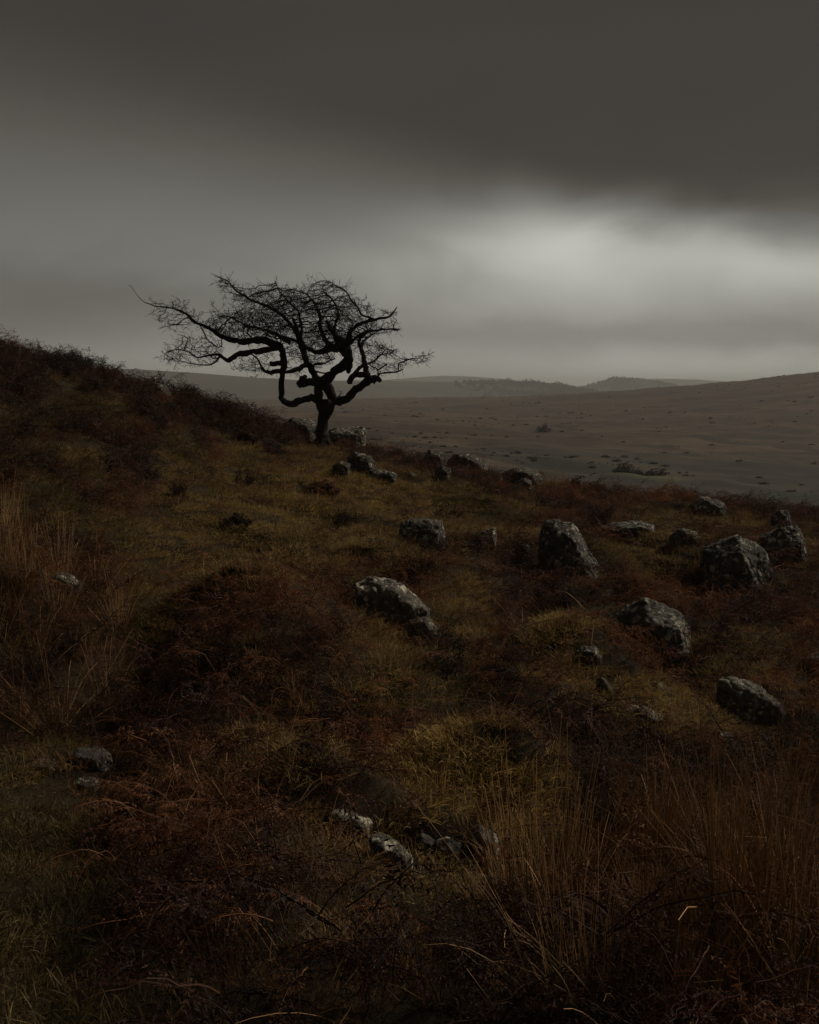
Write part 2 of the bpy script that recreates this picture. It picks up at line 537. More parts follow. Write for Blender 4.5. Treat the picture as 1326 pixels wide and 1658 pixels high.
def ground_mat():
    m, g, bs = new_mat('moor_ground')
    pos = g.node('ShaderNodeNewGeometry').outputs['Position']
    ln = g.node('ShaderNodeVectorMath', operation='LENGTH')
    g.put(ln.inputs[0], pos)
    dist = ln.outputs['Value']
    # turf and peat under the plants
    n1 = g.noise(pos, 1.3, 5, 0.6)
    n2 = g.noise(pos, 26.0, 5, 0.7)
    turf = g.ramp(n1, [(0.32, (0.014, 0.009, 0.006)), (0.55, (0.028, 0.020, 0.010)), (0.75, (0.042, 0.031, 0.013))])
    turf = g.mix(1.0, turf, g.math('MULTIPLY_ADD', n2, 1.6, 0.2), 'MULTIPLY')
    # open moor: bleached grass with heather and rush patches
    mp = g.mapping(pos, (0.5, 1.0, 1.0))
    a = g.noise(mp, 0.014, 6, 0.62, 0.8)
    b = g.noise(mp, 0.06, 7, 0.72, 0.8)
    cc = g.noise(pos, 0.33, 5, 0.7, 0.5)
    moor = g.mix(g.step(a, 0.36, 0.64), (0.060, 0.041, 0.028), (0.100, 0.069, 0.047))
    moor = g.mix(g.math('MULTIPLY', g.step(b, 0.46, 0.60), 0.85), moor, (0.026, 0.022, 0.017))
    moor = g.mix(g.math('MULTIPLY', g.step(cc, 0.46, 0.70), 0.45), moor, (0.027, 0.022, 0.017))
    dd = g.noise(pos, 1.4, 4, 0.75)
    moor = g.mix(1.0, moor, g.math('MULTIPLY_ADD', dd, 1.5, 0.25), 'MULTIPLY')
    # a darker, patchy strip of moor in the valley, and one green lawn
    sp = g.node('ShaderNodeSeparateXYZ')
    g.put(sp.inputs[0], pos)
    yv = g.math('ADD', sp.outputs[1], g.math('MULTIPLY', g.noise(pos, 0.02, 4), 90.0))
    strip = g.math('MULTIPLY', g.step(yv, 120.0, 160.0), g.math('SUBTRACT', 1.0, g.step(yv, 290.0, 420.0)))
    strip = g.math('MULTIPLY', strip, g.step(sp.outputs[0], 0.0, 40.0))
    strip = g.math('MULTIPLY', strip, g.step(b, 0.30, 0.52))
    moor = g.mix(g.math('MULTIPLY', strip, 0.75), moor, (0.035, 0.036, 0.030))
    gx = g.math('DIVIDE', g.math('SUBTRACT', sp.outputs[0], LAWN[0]), 8.0)
    gy = g.math('DIVIDE', g.math('SUBTRACT', sp.outputs[1], LAWN[1]), 13.0)
    q = g.math('ADD', g.math('MULTIPLY', gx, gx), g.math('MULTIPLY', gy, gy))
    lawn = g.math('SUBTRACT', 1.0, g.step(g.math('ADD', q, g.math('MULTIPLY', cc, 0.8)), 0.6, 1.5))
    moor = g.mix(g.math('MULTIPLY', lawn, 0.7), moor, (0.075, 0.082, 0.032))
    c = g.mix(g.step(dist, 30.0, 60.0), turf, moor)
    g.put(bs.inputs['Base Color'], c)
    bs.inputs['Roughness'].default_value = 0.95
    bs.inputs['Specular IOR Level'].default_value = 0.1
    bp = g.node('ShaderNodeBump')
    bp.inputs['Strength'].default_value = 0.6
    bp.inputs['Distance'].default_value = 0.03
    g.put(bp.inputs['Height'], n2)
    g.l.new(bp.outputs[0], bs.inputs['Normal'])
    return m


LAWN = at(1045, 785, 205)
M_rock = rock_mat('dark_granite', 0.85)
M_rock_pale = rock_mat('pale_granite', 1.3)
M_ground = ground_mat()
M_grass = plant_mat('short_grass', [(0.0, (0.022, 0.018, 0.007)), (0.3, (0.090, 0.066, 0.024)), (0.55, (0.208, 0.138, 0.050)), (1.0, (0.37, 0.255, 0.088))], spread=0.65)
M_straw = plant_mat('straw_grass', [(0.0, (0.11, 0.058, 0.022)), (0.6, (0.22, 0.125, 0.048)), (1.0, (0.30, 0.20, 0.09))], spread=0.6)
M_bracken = plant_mat('dead_bracken', [(0.0, (0.026, 0.011, 0.007)), (0.5, (0.095, 0.036, 0.017)), (1.0, (0.22, 0.088, 0.036))], spread=0.4)
M_heather = plant_mat('dark_heather', [(0.0, (0.020, 0.013, 0.009)), (1.0, (0.065, 0.036, 0.020))], spread=0.5)
M_stalk = plant_mat('dead_stalk', [(0.0, (0.08, 0.040, 0.020)), (1.0, (0.17, 0.095, 0.050))], spread=0.4)
M_rush = plant_mat('rush_stem', [(0.0, (0.050, 0.046, 0.016)), (1.0, (0.095, 0.064, 0.024))], tip=(0.35, 0.195, 0.080), instanced=False, spread=0.6, rough=0.6, trans=0.0)
M_rush_dead = plant_mat('rush_straw', [(0.0, (0.25, 0.130, 0.054)), (1.0, (0.37, 0.210, 0.092))], instanced=False, spread=0.6, trans=0.0)
M_frond = plant_mat('bracken_frond', [(0.0, (0.09, 0.036, 0.017)), (1.0, (0.24, 0.10, 0.043))], instanced=False, spread=0.4)
M_sprig = plant_mat('dark_twig', [(0.0, (0.022, 0.014, 0.010)), (1.0, (0.050, 0.028, 0.017))], instanced=False, spread=0.4)
M_scrub = plant_mat('moor_scrub', [(0.0, (0.028, 0.023, 0.018)), (1.0, (0.055, 0.040, 0.029))], spread=0.3)
M_wood = plant_mat('far_trees', [(0.0, (0.012, 0.014, 0.012)), (1.0, (0.024, 0.026, 0.020))], spread=0.3)


def bark_mat():
    m, g, bs = new_mat('hawthorn_bark')
    tc = g.node('ShaderNodeTexCoord').outputs['Object']
    n = g.noise(g.mapping(tc, (1, 1, 0.25)), 34.0, 5, 0.65, 0.4)
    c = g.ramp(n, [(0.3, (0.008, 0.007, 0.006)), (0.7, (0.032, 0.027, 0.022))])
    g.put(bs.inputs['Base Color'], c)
    bs.inputs['Roughness'].default_value = 0.92
    bs.inputs['Specular IOR Level'].default_value = 0.12
    bp = g.node('ShaderNodeBump')
    bp.inputs['Strength'].default_value = 0.8
    bp.inputs['Distance'].default_value = 0.02
    g.put(bp.inputs['Height'], n)
    g.l.new(bp.outputs[0], bs.inputs['Normal'])
    return m


M_bark = bark_mat()


def hill_mat():
    m, g, bs = new_mat('far_hill')
    pos = g.node('ShaderNodeNewGeometry').outputs['Position']
    a = g.noise(pos, 0.006, 6, 0.6, 0.6)
    c = g.mix(g.step(a, 0.4, 0.62), (0.034, 0.031, 0.025), (0.070, 0.058, 0.044))
    g.put(bs.inputs['Base Color'], c)
    bs.inputs['Roughness'].default_value = 0.95
    bs.inputs['Specular IOR Level'].default_value = 0.1
    return m


M_hill = hill_mat()

# ------------------------------------------------------------------ ground sheet
def build_ground():
    a = np.concatenate([np.linspace(-180, -40, 60, endpoint=False), np.linspace(-40, 40, 360, endpoint=False), np.linspace(40, 180, 60, endpoint=False)])
    a = np.radians(a)
    r = np.concatenate([[0.4, 1.0, 1.6], np.geomspace(2.2, 60, 330, endpoint=False), np.geomspace(60, 1700, 210, endpoint=False), np.geomspace(1700, 7200, 14)])
    A, Rr = np.meshgrid(a, r)
    X, Y = Rr * np.sin(A), Rr * np.cos(A)
    Z = terrain(X, Y)
    na, nr = len(a), len(r)
    V = np.stack([X, Y, Z], -1).reshape(-1, 3)
    V = np.concatenate([V, [[0, 0, float(terrain(np.array(0.01), np.array(0.01)))]]])
    i = np.arange(nr - 1)[:, None] * na
    j = np.arange(na)[None]
    j2 = (j + 1) % na
    q = np.stack([i + j, i + na + j, i + na + j2, i + j2], -1).reshape(-1, 4)
    f = q.tolist() + [(na * nr, k, (k + 1) % na) for k in range(na)]
    o = mesh_obj('ground', V, f, M_ground, smooth_shade=True)
    return tag(o, 'brown moorland hillside falling to a wide open valley', None, kind='structure')


ground = build_ground()


def hill(name, ridge, depth, foot, label, seed):
    """A ridge of real width: the crest follows the points, the sides fall to the moor."""
    P = np.array([at(*p) for p in ridge])
    s = np.linspace(0, len(P) - 1, 120)
    C = np.stack([np.interp(s, np.arange(len(P)), P[:, k]) for k in range(3)], -1)
    k = np.array([1, 2, 3, 4, 3, 2, 1], float)
    Cp = np.pad(C, ((3, 3), (0, 0)), 'edge')
    C = np.stack([np.convolve(Cp[:, c], k / k.sum(), 'valid') for c in range(3)], -1)
    w = np.linspace(-1, 1, 41)
    Wd = np.cos(w * math.pi / 2) ** 2
    V = np.empty((120, 41, 3))
    V[..., 0] = C[:, None, 0] * (1 + 0 * w)
    V[..., 1] = C[:, None, 1] + w * depth
    V[..., 2] = foot + (C[:, None, 2] - foot) * Wd
    n = fbm(V[..., :2] / 260.0, 4, seed)
    V[..., 2] += n * 2.2
    i = np.arange(119)[:, None] * 41
    j = np.arange(40)[None]
    f = np.stack([i + j, i + 41 + j, i + 42 + j, i + j + 1], -1).reshape(-1, 4)
    o = mesh_obj(name, V.reshape(-1, 3), f, M_hill, smooth_shade=True)
    tag(o, label, None, kind='structure')
    return V


hill('hill', [(-420, 580, 1900), (-150, 587, 1900), (210, 598, 1950), (330, 604, 2000), (455, 612, 2050), (600, 622, 2150), (720, 640, 2250), (820, 655, 2300)], 480, -60, 'long bare hill shoulder behind the thorn tree', 41)
H2 = hill('hill', [(380, 622, 2700), (500, 616, 2700), (620, 615, 2650), (740, 618, 2600), (850, 625, 2600), (930, 632, 2600), (1010, 642, 2600), (1080, 652, 2600)], 420, -60, 'low wooded ridge across the middle distance', 42)
H3 = hill('hill', [(880, 640, 3600), (940, 627, 3600), (990, 617, 3600), (1030, 614, 3600), (1065, 619, 3600), (1105, 630, 3600), (1160, 645, 3600)], 480, -70, 'small round wooded hill in the haze', 43)
hill('hill', [(520, 628, 5000), (640, 614, 5000), (720, 608, 5000), (765, 609, 5000), (830, 615, 5000), (920, 624, 5000), (1000, 634, 5000)], 650, -90, 'pale far hill behind the wooded ridge', 44)
hill('hill', [(930, 626, 5900), (1010, 617, 5900), (1060, 613, 5900), (1130, 615, 5900), (1220, 621, 5900), (1330, 630, 5900)], 650, -90, 'palest farthest hill almost lost in haze', 45)

# ------------------------------------------------------------------ instanced ground cover
def scatter(name, protos, pos, rot, scale, idx, tint, label):
    """One object of countless small plants: points carrying instances."""
    pc = bpy.data.collections.new(name + '_kinds')
    for k, o in enumerate(protos):
        o.name = f'{name}_kind_{k:02d}'
        pc.objects.link(o)
    me = bpy.data.meshes.new(name)
    me.from_pydata(np.asarray(pos).tolist(), [], [])
    def put(nm, tp, arr, key):
        a = me.attributes.new(nm, tp, 'POINT')
        a.data.foreach_set(key, np.ascontiguousarray(arr).ravel())
    put('rot', 'FLOAT_VECTOR', np.asarray(rot, np.float32), 'vector')
    put('size', 'FLOAT_VECTOR', np.asarray(scale, np.float32), 'vector')
    put('which', 'INT', np.asarray(idx, np.int32), 'value')
    put('tint', 'FLOAT', np.asarray(tint, np.float32), 'value')
    o = bpy.data.objects.new(name, me)
    col.objects.link(o)
    gt = bpy.data.node_groups.new(name, 'GeometryNodeTree')
    gt.interface.new_socket('Geometry', in_out='INPUT', socket_type='NodeSocketGeometry')
    gt.interface.new_socket('Geometry', in_out='OUTPUT', socket_type='NodeSocketGeometry')
    gi, go = gt.nodes.new('NodeGroupInput'), gt.nodes.new('NodeGroupOutput')
    ci = gt.nodes.new('GeometryNodeCollectionInfo')
    ci.inputs[0].default_value = pc
    ci.inputs['Separate Children'].default_value = True
    ci.inputs['Reset Children'].default_value = True
    ip = gt.nodes.new('GeometryNodeInstanceOnPoints')
    ip.inputs['Pick Instance'].default_value = True
    L = gt.links.new
    def named(nm, tp):
        nd = gt.nodes.new('GeometryNodeInputNamedAttribute')
        nd.data_type = tp
        nd.inputs[0].default_value = nm
        return nd.outputs[0]
    e2r = gt.nodes.new('FunctionNodeEulerToRotation')
    L(named('rot', 'FLOAT_VECTOR'), e2r.inputs[0])
    L(gi.outputs[0], ip.inputs['Points'])
    L(ci.outputs[0], ip.inputs['Instance'])
    L(named('which', 'INT'), ip.inputs['Instance Index'])
    L(e2r.outputs[0], ip.inputs['Rotation'])
    L(named('size', 'FLOAT_VECTOR'), ip.inputs['Scale'])
    L(ip.outputs[0], go.inputs[0])
    md = o.modifiers.new('plants', 'NODES')
    md.node_group = gt
    return tag(o, label, None, kind='stuff')


def bez(base, direc, length, droop, n=5, curl=0.0, rng=RNG):
    """A stem leaving base along direc, bending down by droop."""
    t = np.linspace(0, 1, n)[:, None]
    d = np.asarray(direc, float) / np.linalg.norm(direc)
    side = np.array([-d[1], d[0], 0.0])
    return np.asarray(base) + d * length * t + np.array([0, 0, -1.0]) * droop * length * t ** 2.2 + side * curl * length * t ** 2


def proto_grass(n, rad, lo, hi, wid, lean, droop, mat):
    tb = Tubes()
    for _ in range(n):
        a, rr = RNG.uniform(0, 2 * math.pi), rad * math.sqrt(RNG.uniform())
        b = (rr * math.cos(a), rr * math.sin(a), -0.02)
        a2 = a + RNG.normal(0, 0.9)
        ln = abs(RNG.normal(lean, lean * 0.6))
        d = (math.cos(a2) * ln, math.sin(a2) * ln, 1)
        L = RNG.uniform(lo, hi)
        w = wid * RNG.uniform(0.6, 1.3)
        tb.add(bez(b, d, L, droop * RNG.uniform(0.2, 1.4), 5, RNG.normal(0, 0.15)), [w, w, w * 0.8, w * 0.5, w * 0.08], 2, side=(math.cos(a2 + RNG.normal(0, 0.8)), math.sin(a2), 0.2))
    return tb.build('grass', mat, link=False)


def frond_into(tb, base, direc, length, pinnae=12, k=1.0, droop=0.5, flat=None):
    """A withered bracken frond: rachis with curled, ragged side leaflets."""
    rach = bez(base, direc, length, droop, 9, RNG.normal(0, 0.2))
    rach[1:] += RNG.normal(0, 0.012 * length, (8, 3))
    tb.add(rach, np.linspace(0.0028, 0.0008, 9) * k, 3)
    T = np.gradient(rach, axis=0)
    roll = RNG.uniform(-0.9, 0.9)
    for i in range(pinnae):
        s = 0.22 + 0.76 * i / (pinnae - 1)
        q = np.array([np.interp(s * 8, np.arange(9), rach[:, c]) for c in range(3)])
        tt = np.array([np.interp(s * 8, np.arange(9), T[:, c]) for c in range(3)])
        tt /= np.linalg.norm(tt)
        sd = np.cross(tt, (0, 0, 1.0))
        sd /= max(np.linalg.norm(sd), 1e-6)
        up = np.cross(sd, tt)
        for sg in (-1, 1):
            if RNG.uniform() < 0.15:
                continue
            pl = length * 0.36 * (1 - 0.85 * abs(s - 0.3) / 0.7) * RNG.uniform(0.6, 1.15)
            if pl < 0.015:
                continue
            dd = sd * sg * math.cos(roll) + up * sg * math.sin(roll) + tt * RNG.uniform(0.25, 0.7) + RNG.normal(0, 0.22, 3)
            pp = bez(q, dd, pl, RNG.uniform(0.1, 0.9), 6, RNG.normal(0, 0.3))
            tb.add(pp, np.linspace(0.0012, 0.0005, 6) * k, 2)
            m = max(4, int(pl / 0.016))
            for j in range(m):
                f = (j + 0.7) / m * 5
                c0 = np.array([np.interp(f, np.arange(6), pp[:, c]) for c in range(3)])
                pd = pp[min(5, int(f) + 1)] - pp[int(min(4, f))]
                pd = pd / max(np.linalg.norm(pd), 1e-6)
                for s2 in (-1, 1):
                    w = pl * 0.17 * (1 - 0.75 * j / m) * RNG.uniform(0.5, 1.2) + 0.003
                    lat = np.cross(pd, up) * s2 + RNG.normal(0, 0.35, 3) + pd * 0.4
                    lat /= np.linalg.norm(lat)
                    tip = c0 + lat * w + np.array([0, 0, -w * RNG.uniform(0, 0.7)])
                    tb.tri(c0 - pd * w * 0.22, c0 + pd * w * 0.22, tip, 0.5)


def proto_bracken(kind):
    tb = Tubes()
    for _ in range(4):
        a = RNG.uniform(0, 2 * math.pi)
        b = (RNG.normal(0, 0.05), RNG.normal(0, 0.05), RNG.uniform(0.0, 0.06))
        rise = RNG.uniform(0.05, 0.55) if kind == 0 else RNG.uniform(0.5, 1.3)
        frond_into(tb, b, (math.cos(a), math.sin(a), rise), RNG.uniform(0.22, 0.42), 9, 1.0, RNG.uniform(0.1, 0.7))
    return tb.build('bracken', M_bracken, link=False)


def proto_stalks():
    tb = Tubes()
    for _ in range(3):
        a = RNG.uniform(0, 2 * math.pi)
        L = RNG.uniform(0.25, 0.6)
        p = bez((RNG.normal(0, 0.1), RNG.normal(0, 0.1), 0), (math.cos(a), math.sin(a), RNG.uniform(0.3, 1.6)), L, RNG.uniform(0.1, 0.6), 7, RNG.normal(0, 0.2))
        kink = RNG.integers(3, 6)
        p[kink:] += np.cumsum(np.tile(RNG.normal(0, 0.03, 3), (7 - kink, 1)), 0)
        tb.add(p, np.linspace(0.0028, 0.0014, 7), 3)
    return tb.build('stalks', M_stalk, link=False)


def twig_into(tb, base, h, n, spread, leafy=0.006):
    for _ in range(n):
        a = RNG.uniform(0, 2 * math.pi)
        s = abs(RNG.normal(0, spread))
        L = h * RNG.uniform(0.5, 1.05)
        p = bez(base, (math.cos(a) * s, math.sin(a) * s, 1), L, RNG.normal(0, 0.1), 6, RNG.normal(0, 0.2))
        p[1:] += RNG.normal(0, 0.03 * h, (5, 3))
        tb.add(p, np.linspace(0.0022, 0.0009, 6), 3)
        for _ in range(7):
            f = RNG.uniform(1.5, 5)
            q = np.array([np.interp(f, np.arange(6), p[:, c]) for c in range(3)])
            b = RNG.uniform(0, 2 * math.pi)
            pp = bez(q, (math.cos(b), math.sin(b), RNG.uniform(0.3, 1.5)), L * RNG.uniform(0.12, 0.3), 0.0, 3)
            tb.add(pp, [0.0012, 0.001, 0.0006], 3)
            for _ in range(4):
                c0 = pp[1] + RNG.normal(0, leafy * 1.6, 3)
                tb.tri(c0, c0 + RNG.normal(0, leafy, 3), c0 + RNG.normal(0, leafy, 3), 0.5)


def proto_heather():
    tb = Tubes()
    for _ in range(9):
        twig_into(tb, (RNG.normal(0, 0.07), RNG.normal(0, 0.07), -0.02), RNG.uniform(0.14, 0.28), 5, 0.55, 0.008)
    return tb.build('heather', M_heather, link=False)


GRASS_Z = [(70, 1420, 150, 210, 0, .42), (60, 1570, 170, 120, 0, .36), (110, 1265, 120, 50, 0, .45), (215, 1090, 55, 80, 0, .35), (255, 985, 55, 75, .2, .45),
           (330, 890, 170, 65, 0, .62), (470, 860, 150, 85, .2, .70), (560, 830, 130, 80, .5, .72), (330, 800, 110, 45, 0, .64), (620, 800, 110, 45, .3, .6), (520, 760, 50, 45, .5, .55),
           (700, 805, 130, 30, .2, .5), (800, 840, 120, 32, .2, .5), (740, 862, 130, 35, 0, .55), (620, 880, 90, 55, .2, .55), (850, 790, 60, 20, 0, .4),
           (1050, 905, 110, 40, 0, .42), (1010, 868, 70, 20, 0, .4), (1130, 848, 140, 26, .1, .5), (1295, 890, 40, 40, 0, .5), (1230, 1055, 45, 35, .3, .55),
           (885, 1045, 48, 60, .6, .68), (945, 1090, 50, 40, .6, .66), (1020, 1125, 75, 35, .4, .66), (1110, 1160, 90, 36, .4, .62), (1200, 1195, 80, 36, .5, .52), (1180, 1110, 40, 20, 0, .4),
           (745, 1245, 105, 62, .2, .98), (835, 1285, 50, 60, .7, .95), (700, 1290, 90, 40, 0, .72), (470, 1205, 80, 65, 0, .55), (590, 1140, 60, 50, .3, .60), (640, 1060, 55, 60, .5, .55), (740, 965, 50, 60, .8, .62), (760, 1010, 50, 70, .2, .6),
           (460, 1305, 50, 22, 0, .7), (590, 1340, 85, 30, .3, .72), (740, 1365, 70, 28, .2, .75), (520, 1385, 60, 30, .2, .6), (640, 1410, 120, 38, .25, .6), (770, 1425, 80, 30, .1, .58), (560, 1010, 30, 20, 0, .5), (800, 1190, 50, 30, 0, .6),
           (150, 660, 80, 20, .3, .40), (40, 690, 70, 18, 0, .38), (300, 745, 70, 26, .4, .45), (110, 740, 60, 18, 0, .42), (50, 820, 80, 25, 0, .40), (150, 860, 80, 30, 0, .45), (390, 740, 50, 30, .5, .55)]
PATH_N = 2


def zone(p):
    """Grass share (0 to 1) and its tint at ground points."""
    u, v = project(p)
    nz = fbm(p[:, :2] * 2.2, 3, 77)
    best, tint = np.zeros(len(p)), np.full(len(p), 0.45)
    for cu, cv, ru, rv, a, t in GRASS_Z:
        du, dv = u - cu, v - cv
        e = np.hypot((du * math.cos(a) + dv * math.sin(a)) / ru, (-du * math.sin(a) + dv * math.cos(a)) / rv)
        val = 1.0 - smooth(0.75, 1.2, e + nz * 0.22)
        tint = np.where(val > best, t, tint)
        best = np.maximum(best, val)
    bg = smooth(0.35, 0.6, fbm(p[:, :2] * 0.8, 3, 99)) * 0.45
    return np.maximum(best, bg), tint, u, v


def ring_points(density, r0, r1, margin=2.6):
    """Random ground points in the widened view wedge, density per square metre falling with distance."""
    out = []
    edges = np.geomspace(r0, r1, 26)
    for a, b in zip(edges[:-1], edges[1:]):
        m = 0.5 * (a + b)
        hw = 0.40 * m + margin
        n = int(density(m) * (b - a) * 2 * hw)
        y = RNG.uniform(a, b, n)
        x = RNG.uniform(-hw, hw, n)
        out.append(np.stack([x, y], -1))
    q = np.concatenate(out)
    return np.concatenate([q, terrain(q[:, 0], q[:, 1])[:, None]], 1)


def visible_side(p):
    """Drop what lies well behind the crests, where no step to the side would show it."""
    u, v = project(p)
    return (p[:, 1] < 34) & (u > -900) & (u < 2250) & (v < 2700)


def slope_rot(p, amount=0.8):
    e = 0.15
    zx = (terrain(p[:, 0] + e, p[:, 1], False) - terrain(p[:, 0] - e, p[:, 1], False)) / (2 * e)
    zy = (terrain(p[:, 0], p[:, 1] + e, False) - terrain(p[:, 0], p[:, 1] - e, False)) / (2 * e)
    return np.arctan(zy) * amount, -np.arctan(zx) * amount


def fringe(per_m):
    """Points crowding round the foot of every rock."""
    out = []
    for x, y, w, d in FOOT:
        n = max(3, int(per_m * (w + d)))
        a = RNG.uniform(0, 2 * math.pi, n)
        k = RNG.normal(1.0, 0.10, n)
        out.append(np.stack([x + np.cos(a) * w * 0.52 * k, y + np.sin(a) * d * 0.52 * k - 0.02], -1))
    q = np.concatenate(out)
    return np.concatenate([q, terrain(q[:, 0], q[:, 1])[:, None]], 1)


def clear(p, share=0.8, turf=False):
    """Plants keep off the bare stone and mostly off the strip before it."""
    bad = np.zeros(len(p), bool)
    for x, y, w, d in FOOT:
        lift = 0.12 + 0.35 * min(w, 0.6)
        if turf:
            if y > 7 or w > 0.6:
                continue
            lift = 0.20
        elif y < 7 and w < 0.6:
            lift = 0.60
        elif w > 0.55 and RNG.uniform() < 0.4:
            lift = 0.04
        ex = np.abs(p[:, 0] - x) / (0.5 * w + (0.2 if (y < 7 and w < 0.6 and not turf) else 0.03))
        ey = (p[:, 1] - y)
        bad |= (ex < 1) & (ey < 0.5 * d) & (ey > -0.5 * d - lift)
    return ~bad | (RNG.uniform(size=len(p)) > share)


def cover(name, protos, pts, size, tint, label, lean=0.0, zs=(0.8, 1.2)):
    n = len(pts)
    rx, ry = slope_rot(pts)
    # a turn about the plant's own axis, then the ground's slope
    rz = RNG.uniform(0, 2 * math.pi, n)
    rot = np.stack([rx * 0 + RNG.normal(0, lean, n), RNG.normal(0, lean, n), rz], -1) if lean else np.stack([0 * rx, 0 * ry, rz], -1)
    s = size
    sc = np.stack([s, s, s * RNG.uniform(*zs, n)], -1)
    return scatter(name, protos, pts, rot, sc, RNG.integers(0, len(protos), n), np.clip(tint, 0, 1), label)


def far_scale(p, k=0.045):
    return 1.0 + np.maximum(0, p[:, 1] - 9) * k


def build_cover():
    # short turf
    p = ring_points(lambda m: 150 * min(1, (9 / m) ** 1.3) + 10, 1.6, 34)
    p = p[visible_side(p)]
    g, t, u, v = zone(p)
    p_keep = RNG.uniform(size=len(p)) < np.clip(g * 1.15 + 0.10, 0, 1)
    p = np.concatenate([p[p_keep], fringe(16)])
    g, t, u, v = zone(p)
    p = p[clear(p, 0.93, True)]
    g, t, u, v = zone(p)
    more = p[(t > 0.85) & (g > 0.5)]
    more = np.repeat(more, 2, 0) + np.concatenate([RNG.normal(0, 0.05, (2 * len(more), 2)), np.zeros((2 * len(more), 1))], 1)
    more[:, 2] = terrain(more[:, 0], more[:, 1])
    p = np.concatenate([p, more[clear(more, 0.95, True)]])
    g, t, u, v = zone(p)
    tint = t + fbm(p[:, :2] * 1.7, 3, 55) * 0.16 + RNG.normal(0, 0.07, len(p))
    protos = [proto_grass(80, 0.13, 0.045, 0.11, 0.0019, 0.9, 0.5, M_grass) for _ in range(5)]
    cover('turf', protos, p, RNG.uniform(0.75, 1.25, len(p)) * far_scale(p) * np.where(t > 0.85, 1.1, 1.0), tint, 'short mossy olive turf covering the open slope')
    # straw-coloured tussocks
    p = ring_points(lambda m: 15 * min(1, (9 / m) ** 1.2) + 1, 2.6, 34)
    p = p[visible_side(p)]
    g, t, u, v = zone(p)
    pathy = (u < 205) & (v > 1215)
    w = (0.25 + 0.75 * smooth(-0.25, 0.5, fbm(p[:, :2] * 0.9, 3, 123))) * np.where(pathy, 0.02, 1) * np.where(g > 0.6, 0.45, 1.0) * np.where((g > 0.5) & (t > 0.85), 0.3, 1.0)
    kp = RNG.uniform(size=len(p)) < w
    p = np.concatenate([p[kp], fringe(3)])
    p = p[clear(p)]
    protos = [proto_grass(70, 0.06, 0.12, 0.30, 0.0019, 0.55, 0.8, M_straw) for _ in range(5)]
    cover('straw_grass', protos, p, RNG.uniform(0.6, 1.1, len(p)) * far_scale(p, 0.03), 0.42 + fbm(p[:, :2] * 1.1, 3, 61) * 0.4 + RNG.normal(0, 0.12, len(p)), 'drooping straw coloured grass growing through the bracken')
    # collapsed bracken mat
    p = ring_points(lambda m: 62 * min(1, (9 / m) ** 1.25) + 5, 1.7, 34)
    p = p[visible_side(p)]
    g, t, u, v = zone(p)
    pathy = smooth(0, 60, 205 - u) * smooth(0, 40, v - 1215)
    patch = smooth(-0.55, 0.25, fbm(p[:, :2] * 1.0, 3, 141))
    kp = RNG.uniform(size=len(p)) < np.clip((1 - g) * (0.45 + 0.55 * patch), 0.04, 1) * (1 - pathy)
    p = p[kp]
    p[:, 2] += RNG.uniform(0, 1, len(p)) ** 1.5 * (0.05 + 0.17 * patch[kp])
    p = np.concatenate([p, fringe(9)])
    p = p[clear(p, 0.9)]
    protos = [proto_bracken(0) for _ in range(5)] + [proto_bracken(1) for _ in range(2)]
    cover('bracken_litter', protos, p, RNG.uniform(0.7, 1.2, len(p)) * far_scale(p, 0.03), 0.42 + fbm(p[:, :2] * 0.7, 3, 71) * 0.42 + RNG.normal(0, 0.18, len(p)), 'collapsed russet bracken matting the hillside', lean=0.25)
    # broken stalks
    p = ring_points(lambda m: 7 * min(1, (8 / m)) + 0.5, 2.4, 30)
    p = p[visible_side(p)]
    g, t, u, v = zone(p)
    kp = RNG.uniform(size=len(p)) < (1 - g) * 0.8 * np.where((u < 205) & (v > 1215), 0.03, 1)
    p = p[kp]
    p = p[clear(p)]
    cover('dead_stalks', [proto_stalks() for _ in range(6)], p, RNG.uniform(0.7, 1.3, len(p)), RNG.uniform(0, 1, len(p)) ** 1.5, 'thin broken stalks lying through the bracken', lean=0.2)
    # heather, mostly on the left bank and the tree's knoll
    p = ring_points(lambda m: 11 * min(1, (10 / m) ** 0.8), 2.6, 34)
    p = p[visible_side(p)]
    g, t, u, v = zone(p)
    bank = smooth(60, -40, v - (560 + 0.42 * u + 130)) * smooth(475, 385, u)
    pn = smooth(0.1, 0.55, fbm(p[:, :2] * 1.1, 3, 171))
    kp = RNG.uniform(size=len(p)) < (1 - 0.95 * g) * np.clip(0.6 * bank + 0.3 * pn, 0, 1) * np.where((u < 205) & (v > 1215), 0.0, 1)
    p = p[kp]
    p = p[clear(p, 0.95)]
    cover('heather', [proto_heather() for _ in range(5)], p, RNG.uniform(0.7, 1.25, len(p)) * far_scale(p, 0.02), RNG.uniform(0, 1, len(p)), 'dark wiry heather tufts scattered over the bank', lean=0.1)




def blob_proto(mat, n, leaf, flat):
    """Rough low bush of many small leaf faces."""
    tb = Tubes()
    for _ in range(n):
        a, c = RNG.uniform(0, 2 * math.pi), RNG.uniform(-0.1, 1)
        s = math.sqrt(max(0, 1 - c * c))
        r = RNG.uniform(0.55, 1.0) * (1 + 0.3 * math.sin(3 * a + 5 * c))
        q = np.array([math.cos(a) * s * r, math.sin(a) * s * r, c * r * flat])
        tb.tri(q + RNG.normal(0, leaf, 3), q + RNG.normal(0, leaf, 3), q + RNG.normal(0, leaf, 3), 0.5)
    return tb.build('bush', mat, link=False)


